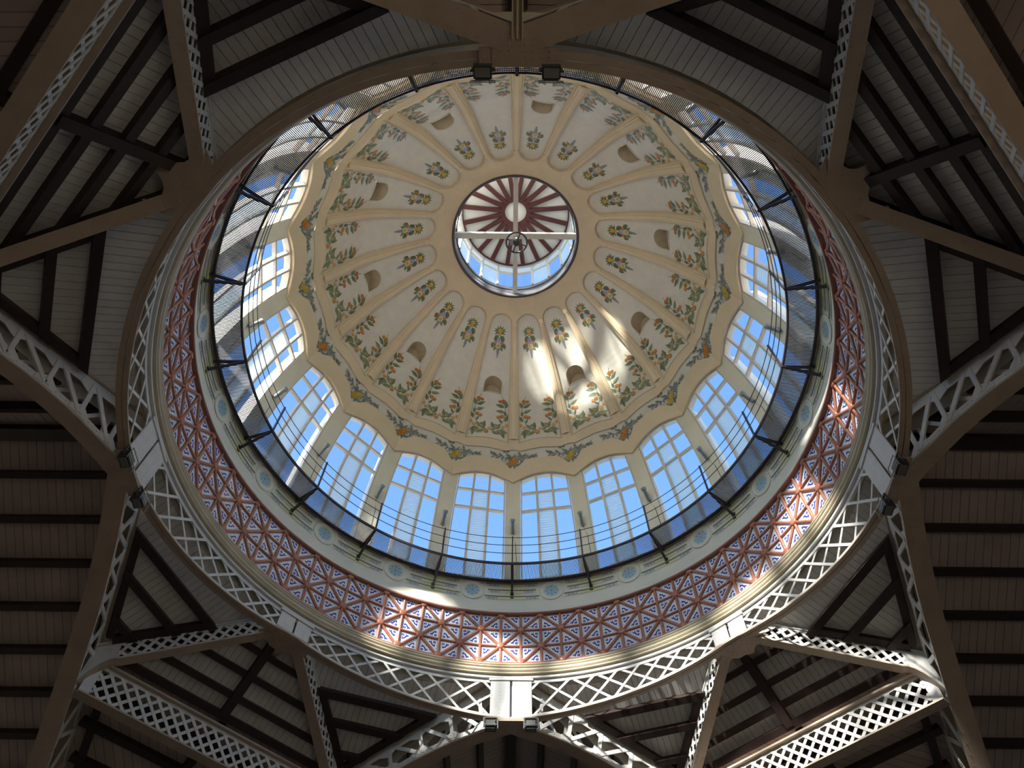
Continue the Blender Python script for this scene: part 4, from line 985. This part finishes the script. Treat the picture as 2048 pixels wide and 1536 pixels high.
for q_ in range(4):
    A = rotz(radians(90 * q_))
    for sw in (0, 1):
        Mx = A @ (SWAP if sw else Matrix.Identity(4)); bp = Pr + (Qr - Pr) * 0.5; bp.z = 15.4
        root = empty('lattice_girder', mat=Matrix.Translation((Mx @ bp)))
        to = SIDE[(90 * q_ + (90 if sw else 0)) % 360]
        tag(root, 'sloping steel lattice girder from the %s ring pier to the %s arch' % (CN[q_], to), 'girder', 'sloping girders beside the ring')
        inv = Matrix.Translation(-(Mx @ bp)) @ Mx
        for nm, me in pq:
            o_ = obj(nm, me, root, mat=inv)
            if nm == 'rivets': o_['kind'] = 'stuff'
    m_ = (Qr + Ql) / 2; root = empty('cross_girder', mat=A @ Matrix.Translation((m_.x, m_.y, 13.4)))
    tag(root, 'level lattice girder crossing the %s corner between two arches' % CN[q_], 'girder', 'corner girders')
    for nm, me in cg: obj(nm, me, root, mat=Matrix.Translation((-m_.x, -m_.y, -13.4)))
    Bx = rotz(radians(90 * q_ + 45)); g_ = obj('gusset', gus_me, rg, mat=Matrix.Translation((0, 0, -16.5)) @ Bx); tag(obj('rivets', gusr_me, g_), kind='stuff')

# ------------------------------------------------------------------ floodlights on the main piers
fb, fg, fy, fc = MB(), MB(), MB(), MB()
fb.hexa([(-.18, -.14, -.16), (.18, -.14, -.16), (.18, .10, -.20), (-.18, .10, -.20), (-.18, -.10, .10), (.18, -.10, .10), (.18, .12, .06), (-.18, .12, .06)])
fg.box((-0.15, -0.16, -0.13), (0.15, -0.135, 0.07)); fg.box((-0.15, -0.11, -0.20), (0.15, 0.07, -0.175))
fy.bar((-0.21, 0, -0.1), (-0.21, 0, 0.26), 0.03, 0.05); fy.bar((0.21, 0, -0.1), (0.21, 0, 0.26), 0.03, 0.05); fy.bar((-0.225, 0, 0.26), (0.225, 0, 0.26), 0.05, 0.03)
for p, q2 in (((-.24, -.2, .12), (.24, -.2, .12)), ((-.24, -.2, -.28), (-.24, -.2, .12)), ((.24, -.2, -.28), (.24, -.2, .12)), ((-.24, -.2, -.12), (.24, -.2, -.12))): fc.bar(p, q2, 0.018, 0.018, (0, 1, 0))
fl = [fb.mesh('lamp_housing', M['lampdark']), fg.mesh('lamp_glass', M['lampglass']), fy.mesh('yoke', M['lampdark']), fc.mesh('guard', M['lampmetal'])]
for q_ in range(4):
    for sg in (-1, 1):
        A = rotz(radians(90 * q_)) @ Matrix.Translation((sg * 0.67, 10.06, 15.40)); o = empty('floodlight', mat=A)
        w0 = A.translation
        if q_ in (0, 2): sd = 'left' if w0.x < 0 else 'right'
        else: sd = 'upper' if w0.y < 0 else 'lower'
        tag(o, '%s of the two dark floodlights on the %s pier of the ring' % (sd, SIDE[90 * q_]), 'floodlight', 'floodlights on the ring piers')
        for nm, me in zip(('lamp_housing', 'lamp_glass', 'yoke', 'guard'), fl): obj(nm, me, o)

# ------------------------------------------------------------------ ceilings: eight triangles beside the ring
A0, P0, Q0 = Vector((0, 10.3, 17.75)), Vector((7.3, 7.3, 17.5)), Vector((Qr.x, Qr.y, 15.0))
def frame(A, P, Q):
    u = (P - A).normalized(); n = (P - A).cross(Q - A).normalized()
    if n.z < 0: n = -n
    v = n.cross(u).normalized()
    if v.dot(Q - A) < 0: v = -v
    return u, v, n
u_, v_, n_ = frame(A0, P0, Q0)
lenU, qu, qv = (P0 - A0).length, (Q0 - A0).dot(u_), (Q0 - A0).dot(v_)
def tri_vmax(u): return qv * u / qu if u < qu else qv * (lenU - u) / (lenU - qu)
def ring_v(u):
    lo, hi = -0.5, 3.0
    for _ in range(30):
        m = (lo + hi) / 2; p = A0 + u_ * u + v_ * m
        if hypot(p.x, p.y) < 10.5: lo = m
        else: hi = m
    return lo
def slab(mb, pts, n, t):
    k = len(pts); a = mb.add(pts); b = mb.add([p + n * t for p in pts])
    mb.face([a + i for i in range(k)]); mb.face([b + i for i in range(k)][::-1])
    for i in range(k): j = (i + 1) % k; mb.face((a + j, a + i, b + i, b + j))
bw = 0.215; tri_boards = []; x = 0.05
while x < lenU - 0.05:
    x0, x1 = x, min(x + bw - 0.014, lenU - 0.03); va0, va1 = ring_v(x0), ring_v(x1); vb0, vb1 = tri_vmax(x0), tri_vmax(x1)
    if vb0 - va0 > 0.05 or vb1 - va1 > 0.05:
        jj = rnd.uniform(-0.004, 0.004)
        mb = MB(); slab(mb, [A0 + u_ * x0 + v_ * va0 + n_ * jj, A0 + u_ * x1 + v_ * va1 + n_ * jj, A0 + u_ * x1 + v_ * max(vb1, va1 + .01) + n_ * jj, A0 + u_ * x0 + v_ * max(vb0, va0 + .01) + n_ * jj], n_, 0.03)
        tri_boards.append(mb.mesh('board', M['board']))
    x += bw
mb = MB(); pb = [A0 + u_ * u + v_ * ring_v(u) for u in [lenU * i / 12 for i in range(13)]]
slab(mb, [p + n_ * 0.04 for p in pb + [Q0 + v_ * 0.3]], n_, 0.05); tri_back = mb.mesh('backing', M['backing'])
tri_joists = []
def tri_l(v): return qu * v / qv
def tri_r(v): return lenU - (lenU - qu) * v / qv
def joist(pts, top=0.0, dep=0.26):
    m_ = MB(); slab(m_, [A0 + u_ * x + v_ * y - n_ * (dep - top) for x, y in pts], n_, dep); tri_joists.append(m_.mesh('joist', M['joist']))
EG = 0.10
for vv, wd in ((2.22, 0.24), (3.12, 0.22), (4.12, 0.20)):
    lo, hi = vv - wd / 2, vv + wd / 2; joist([(tri_l(lo) + EG, lo), (tri_r(lo) - EG, lo), (tri_r(hi) - EG, hi), (tri_l(hi) + EG, hi)])
bt = 0.30
joist([(tri_l(2.34) + EG, 2.34), (tri_l(2.34) + EG + bt, 2.34), (tri_l(4.45) + EG + bt, 4.45), (tri_l(4.6) + EG, 4.6)], 0.0, 0.2)
joist([(tri_r(2.34) - EG - bt, 2.34), (tri_r(2.34) - EG, 2.34), (tri_r(4.6) - EG, 4.6), (tri_r(4.45) - EG - bt, 4.45)], 0.0, 0.2)
mb = MB(); n = len(pb)                                  # upright fascia added to close the light gap between the first boards and the cornice
fa = mb.add([tuple(p + n_ * 0.03) for p in pb]); fb_ = mb.add([(p.x, p.y, max(p.z + 0.03, 17.42)) for p in pb])
for i in range(n - 1): mb.face((fa + i, fa + i + 1, fb_ + i + 1, fb_ + i))
tri_light_stop = mb.mesh('light_stop', M['board'])
OCT = [('bottom', 'lower right'), ('lower right', 'right'), ('right', 'upper right'), ('upper right', 'top'), ('top', 'upper left'), ('upper left', 'left'), ('left', 'lower left'), ('lower left', 'bottom')]
for q_ in range(4):
    for sw in (0, 1):
        Mx = rotz(radians(90 * q_)) @ (SWAP if sw else Matrix.Identity(4)); k = 2 * q_ + sw
        c = obj('ceiling_%d' % (k + 1), tri_back, mat=Mx)
        tag(c, 'white boarded ceiling triangle between the %s and %s piers' % OCT[k], 'ceiling', 'boarded triangles around the ring', 'structure')
        for m_ in tri_boards: obj('board', m_, c)
        for m_ in tri_joists: obj('joist', m_, c)
        obj('light_stop', tri_light_stop, c)
# four corner slopes
Pc, Q1c, Q2c = Vector((7.3, 7.3, 17.5)), Vector((Qr.x, Qr.y, 14.95)), Vector((Ql.x, Ql.y, 14.95))
uc, vc, nc = frame(Q1c, Q2c, Pc); LQ = (Q2c - Q1c).length; DQ = (Pc - Q1c).dot(vc)
Wc = Matrix.Identity(4)
cb_, cj = [], []
x = 0.05
while x < LQ - 0.05:
    x0, x1 = x, x + bw - 0.014; f = lambda z: DQ * (1 - abs(2 * z / LQ - 1)); jj = rnd.uniform(-.004, .004)
    mb = MB(); slab(mb, [Q1c + uc * x0 - vc * 0.1 + nc * jj, Q1c + uc * x1 - vc * 0.1 + nc * jj, Q1c + uc * x1 + vc * max(f(x1), .02) + nc * jj, Q1c + uc * x0 + vc * max(f(x0), .02) + nc * jj], nc, 0.03); cb_.append(mb.mesh('board', M['board'])); x += bw
mb = MB(); slab(mb, [p + nc * 0.04 for p in (Q1c, Q2c, Pc)], nc, 0.05); c_back = mb.mesh('backing', M['backing'])
def cjoist(pts, dep=0.22):
    m_ = MB(); slab(m_, [Q1c + uc * x + vc * y - nc * dep for x, y in pts], nc, dep); cj.append(m_.mesh('joist', M['joist']))
def cl(v): return LQ / 2 * v / DQ
for w_ in (0.80, 1.55, 2.30, 3.02):                     # measured down from the pier
    lo, hi = DQ - w_ - 0.1, DQ - w_ + 0.1; cjoist([(cl(lo) + .12, lo), (LQ - cl(lo) - .12, lo), (LQ - cl(hi) - .12, hi), (cl(hi) + .12, hi)])
cjoist([(0.5, -0.1), (LQ - 0.5, -0.1), (LQ - 0.6, 0.12), (0.6, 0.12)])
mid = Q1c + uc * (LQ / 2 - 0.15)
cjoist([(LQ / 2 - 0.30, 0.0), (LQ / 2 - 0.02, 0.0), (LQ / 2 - 0.02, DQ - 0.8), (LQ / 2 - 0.30, DQ - 0.8)], 0.27)
for sg in (1, -1):
    cjoist([((x if sg > 0 else LQ - x), y) for x, y in ((cl(0.3) + .12, 0.3), (cl(0.3) + .42, 0.3), (cl(DQ - .9) + .42, DQ - .9), (cl(DQ - .9) + .12, DQ - .9))][::sg], 0.18)
# outer corner beyond the cross girder
TC = 16.6; Cc = Vector((TC * cos(PHI), 10.3 + TC * sin(PHI), T_(TC))); Cc.x = Cc.y = (Cc.x + Cc.y) / 2
Qa, Qb = Vector((Qr.x, Qr.y, 14.85)), Vector((Ql.x, Ql.y, 14.85)); uo, vo, no_ = frame(Qa, Qb, Cc); DO = (Cc - Qa).dot(vo)
mb = MB(); slab(mb, [Qa, Qb, Cc], no_, 0.06); out_me = mb.mesh('outer_corner_boards', M['naveboard'])
oj = []
for vv in (0.9, 2.0, 3.1, 4.2):
    ua = LQ / 2 * vv / DO; mb = MB(); mb.bar(Qa + uo * (ua + .1) + vo * vv - no_ * .12, Qa + uo * (LQ - ua - .1) + vo * vv - no_ * .12, 0.22, 0.24, no_); oj.append(mb.mesh('joist', M['joist']))
m0 = Qa + uo * LQ / 2; mb = MB(); mb.bar(m0 + vo * .1 - no_ * .14, m0 + vo * (DO - .5) - no_ * .14, 0.24, 0.26, no_); oj.append(mb.mesh('joist', M['joist']))
for e0 in (Qa, Qb):
    e = (Cc - e0).normalized(); inw = (m0 - e0); inw = (inw - e * inw.dot(e)).normalized(); mb = MB(); mb.bar(e0 + inw * .5 + e * .4 - no_ * .1, Cc + inw * .1 - e * 1 - no_ * .1, 0.24, 0.2, no_); oj.append(mb.mesh('joist', M['joist']))
for q_ in range(4):
    A = rotz(radians(90 * q_)); c = obj('ceiling_%d' % (9 + q_), c_back, mat=A)
    tag(c, 'boarded roof slope with dark joists in the %s corner inside the cross girder' % CN[q_], 'ceiling', 'corner roof slopes', 'structure')
    for m_ in cb_: obj('board', m_, c)
    for m_ in cj: obj('joist', m_, c)
    c = obj('ceiling_%d' % (13 + q_), out_me, mat=A)
    tag(c, 'dim boarded roof slope in the %s corner beyond the cross girder' % CN[q_], 'ceiling', 'outer corner roof slopes', 'structure')
    for m_ in oj: obj('joist', m_, c)
# nave roofs outside the four arches
SL = 0.455; XE = 46.0
def nave_h(x): return 17.75 - SL * abs(x)
nv, pur = MB(), []
tp = tan(PHI); WX = 15.7
for sg in (1, -1):
    p = [(0, 10.55, nave_h(0)), (sg * WX, 10.55 + tp * WX, nave_h(WX)), (sg * WX, XE, nave_h(WX)), (0, XE, nave_h(0))]
    slab(nv, [Vector(v) + Vector((0, 0, 0.05)) for v in (p if sg > 0 else p[::-1])], Vector((sg * SL, 0, 1)).normalized(), 0.06)
nboards = []; yb = 10.62
while yb < 21.0:
    y0, y1 = yb, yb + 0.245; xm = [min((y - 10.55) / tp, WX) for y in (y0, y1)]
    for sg in (1, -1):
        mb = MB(); pn = [Vector((0, y0, nave_h(0))), Vector((sg * xm[0], y0, nave_h(xm[0]))), Vector((sg * xm[1], y1, nave_h(xm[1]))), Vector((0, y1, nave_h(0)))]
        slab(mb, pn if sg > 0 else pn[::-1], Vector((sg * SL, 0, 1)).normalized(), 0.03); nboards.append(mb.mesh('board', M['hallboard']))
    yb += 0.26
nv_me = nv.mesh('nave_boards', M['naveboard'])
for i in range(-12, 13):
    x = 1.21 * i; mb = MB(); w_, t_ = (0.42, 0.34) if i == 0 else (0.20, 0.26); y0 = 10.5 + tp * abs(x) + 0.55
    upv = Vector((SL * (1 if x > 0 else -1 if x < 0 else 0), 0, 1)).normalized()
    mb.bar(Vector((x, y0, nave_h(x))) - upv * t_ * 0.5, Vector((x, XE, nave_h(x))) - upv * t_ * 0.5, w_, t_, upv); pur.append(mb.mesh('purlin', M['joist']))
raf = []
for y in (21.0, 31.0, 41.0):
    for sg in (1, -1):
        mb = MB(); mb.bar(Vector((0, y, nave_h(0) - .42)), Vector((sg * WX, y, nave_h(WX) - .42)), 0.3, 0.3); raf.append(mb.mesh('rafter', M['joist']))
for q_ in range(4):
    c = obj('ceiling_%d' % (17 + q_), nv_me, mat=rotz(radians(90 * q_)))
    tag(c, 'dark gabled roof of the hall beyond the %s arch with long purlins' % SIDE[90 * q_], 'ceiling', 'hall roofs beyond the arches', 'structure')
    for m_ in pur: obj('purlin', m_, c)
    for m_ in nboards: obj('board', m_, c)
    for m_ in raf: obj('rafter', m_, c)
# pale service channel under the ridge of the hall nearest the camera
mb = MB(); mb.box((-0.11, -0.0, 0), (-0.085, 6.5, 0.16)); mb.box((0.085, 0, 0), (0.11, 6.5, 0.16)); mb.box((-0.11, 0, 0.15), (0.11, 6.5, 0.18)); mb.box((-0.02, 0, 0.02), (0.02, 6.5, 0.15))
ch = empty('service_channel', mat=rotz(pi) @ Matrix.Translation((0, 10.62, 15.5))); tag(ch, 'pale metal service channel running up from the top pier', 'channel')
obj('channel', mb.mesh('channel', M['cornice']), ch)
mb = MB(); mb.bar((0, 3.2, 0.17), (0, 3.2, 2.0), 0.04, 0.04, (0, 1, 0)); mb.bar((0, 0.25, 0.17), (0, 0.25, 2.0), 0.04, 0.04, (0, 1, 0)); obj('hanger', mb.mesh('hanger', M['darkmetal']), ch)
